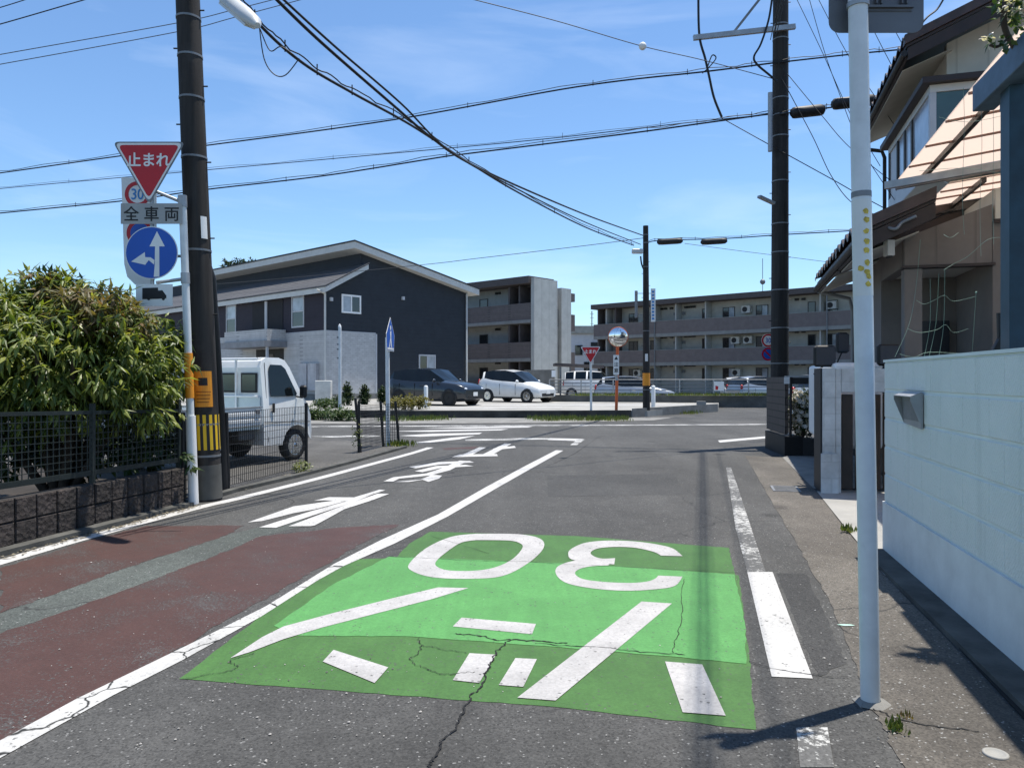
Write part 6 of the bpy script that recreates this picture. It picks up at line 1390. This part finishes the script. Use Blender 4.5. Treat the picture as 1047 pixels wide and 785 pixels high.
# weeds, grass, litter
def tuft(name, label, c, n, h, mat, spread, cat='weed', kind=None, group=None, wd=.16):
    vs, fs = [], []
    for _ in range(n):
        p = c + V((random.gauss(0, spread), random.gauss(0, spread), 0)); a = random.uniform(0, 6.28); leaf(vs, fs, p, V((math.cos(a) * .6, math.sin(a) * .6, random.uniform(.6, 1.4))), V((math.cos(a), math.sin(a), .3)), h * random.uniform(.5, 1.2), h * wd, .25)
    m = MB(); m.v = vs; m.f = fs; m.mi = [0] * len(fs); m.sm = [False] * len(fs); o = m.build(name, mat); return tag(o, label if not kind else None, cat if not kind else None, group, kind)
weedm = leafmat('weed_green', [(.06, .1, .02), (.1, .14, .03), (.14, .15, .04)], .3)
tuft('weed', 'small yellow green weed in the pavement crack by the white post', G(915, 747) + Z3 * .004, 40, .05, weedm, .02)
tuft('weed', 'tiny brown sprig in the crack just behind the yellow green weed', G(926, 735) + Z3 * .004, 14, .035, loq2, .012)
def clump(label, c, r, n):
    m, _ = crown([(c + V((0, 0, r[2] * .8)), r)], n, 5, .055, .014, -.2, .7); return tag(m.build('weed', pale_weed), label, 'weed')
pale_weed = leafmat('pale_weed_green', [(.08, .12, .03), (.16, .19, .06), (.22, .23, .1), (.06, .09, .025)], .3)
clump('leafy pale weed at the foot of the black mesh fence post', G(309, 484), (.14, .12, .11), 46)
clump('weeds tangled up the leaning fence posts', G(365, 463) + Z3 * .1, (.09, .09, .3), 40)
tuft('ground_weeds', '', G(410, 456), 150, .14, weedm, .12, kind='stuff')
tuft('ground_weeds', '', G(866, 545) + Z3 * .01, 40, .08, weedm, .03, kind='stuff')
tuft('ground_weeds', '', G(120, 513) + V((0, .25, .42)), 60, .11, loq, .16, kind='stuff')
tuft('ground_weeds', '', G(65, 523) + V((0, .25, .42)), 50, .10, loq, .14, kind='stuff')
gpt = [(G(x, 429.3 + random.uniform(-1.4, 1.6))) for x in [random.uniform(390, 455) for _ in range(60)] + [random.uniform(545, 640) for _ in range(90)]] + [V((random.uniform(3, 13), 36.15 + random.uniform(0, .2), zt_ * 0 + .57)) for zt_ in range(160)] + [G(700 + random.uniform(-8, 12), 423 + random.uniform(-1, 1)) for _ in range(14)]
vs, fs = [], []
for c in gpt:
    for _ in range(14): a = random.uniform(0, 6.28); leaf(vs, fs, c + V((random.gauss(0, .14), random.gauss(0, .1), 0)), V((math.cos(a) * .7, math.sin(a) * .7, 1)), V((math.cos(a), math.sin(a), .2)), random.uniform(.08, .2), .014, .3)
m = MB(); m.v = vs; m.f = fs; m.mi = [0] * len(fs); m.sm = [False] * len(fs); tag(m.build('grass', weedm), kind='stuff')
vs, fs = [], []
for _ in range(300):
    k = random.random(); base_ = LW[0].lerp(LW[1], k * 1.0) if False else wa.lerp(wb, random.random() ** .8) + wnn * random.uniform(.13, .25)
    if random.random() < .3: base_ = fa1.lerp(fa2, random.uniform(-.3, 1.5)) + V((random.uniform(.0, .2), -random.uniform(.05, .3), 0))
    a = random.uniform(0, 6.28); leaf(vs, fs, base_ + Z3 * .012, V((math.cos(a), math.sin(a), .12)), Z3, random.uniform(.025, .07), random.uniform(.006, .014), .1)
m = MB(); m.v = vs; m.f = fs; m.mi = [0] * len(fs); m.sm = [False] * len(fs); tag(m.build('leaf_litter', leafmat('dry_leaves', [(.12, .1, .06), (.25, .22, .16), (.08, .06, .03)], .1)), kind='stuff')

# loose grit on the road and in the gutters
vs, fs = [], []
def stone_(c, r):
    o = len(vs); a0 = random.uniform(0, 6.28)
    for k in range(5): a = a0 + k * 1.257; vs.append(c + V((math.cos(a) * r * random.uniform(.6, 1.2), math.sin(a) * r * random.uniform(.6, 1.2), 0)))
    vs.append(c + V((0, 0, r * random.uniform(.5, .9))))
    for k in range(5): fs.append((o + k, o + (k + 1) % 5, o + 5))
for _ in range(520):
    k = random.random()
    if k < .4: c = G(random.uniform(-20, 420), random.uniform(535, 770))
    elif k < .6: c = G(random.uniform(200, 760), random.uniform(520, 785))
    else:
        y = random.uniform(475, 785); f = (y - 475) / 310; c = G(770 + f * 140 + random.uniform(-25, 40 + 90 * f), y)
    stone_(V((c.x, c.y, .0055)), random.choice((.0025, .003, .003, .004, .005, .007)))
m = MB(); m.v = vs; m.f = fs; m.mi = [0] * len(fs); m.sm = [False] * len(fs); tag(m.build('grit', leafmat('grit_stone', [(.1, .1, .09), (.25, .24, .22), (.45, .43, .4), (.07, .065, .06)], 0, .9)), kind='stuff')
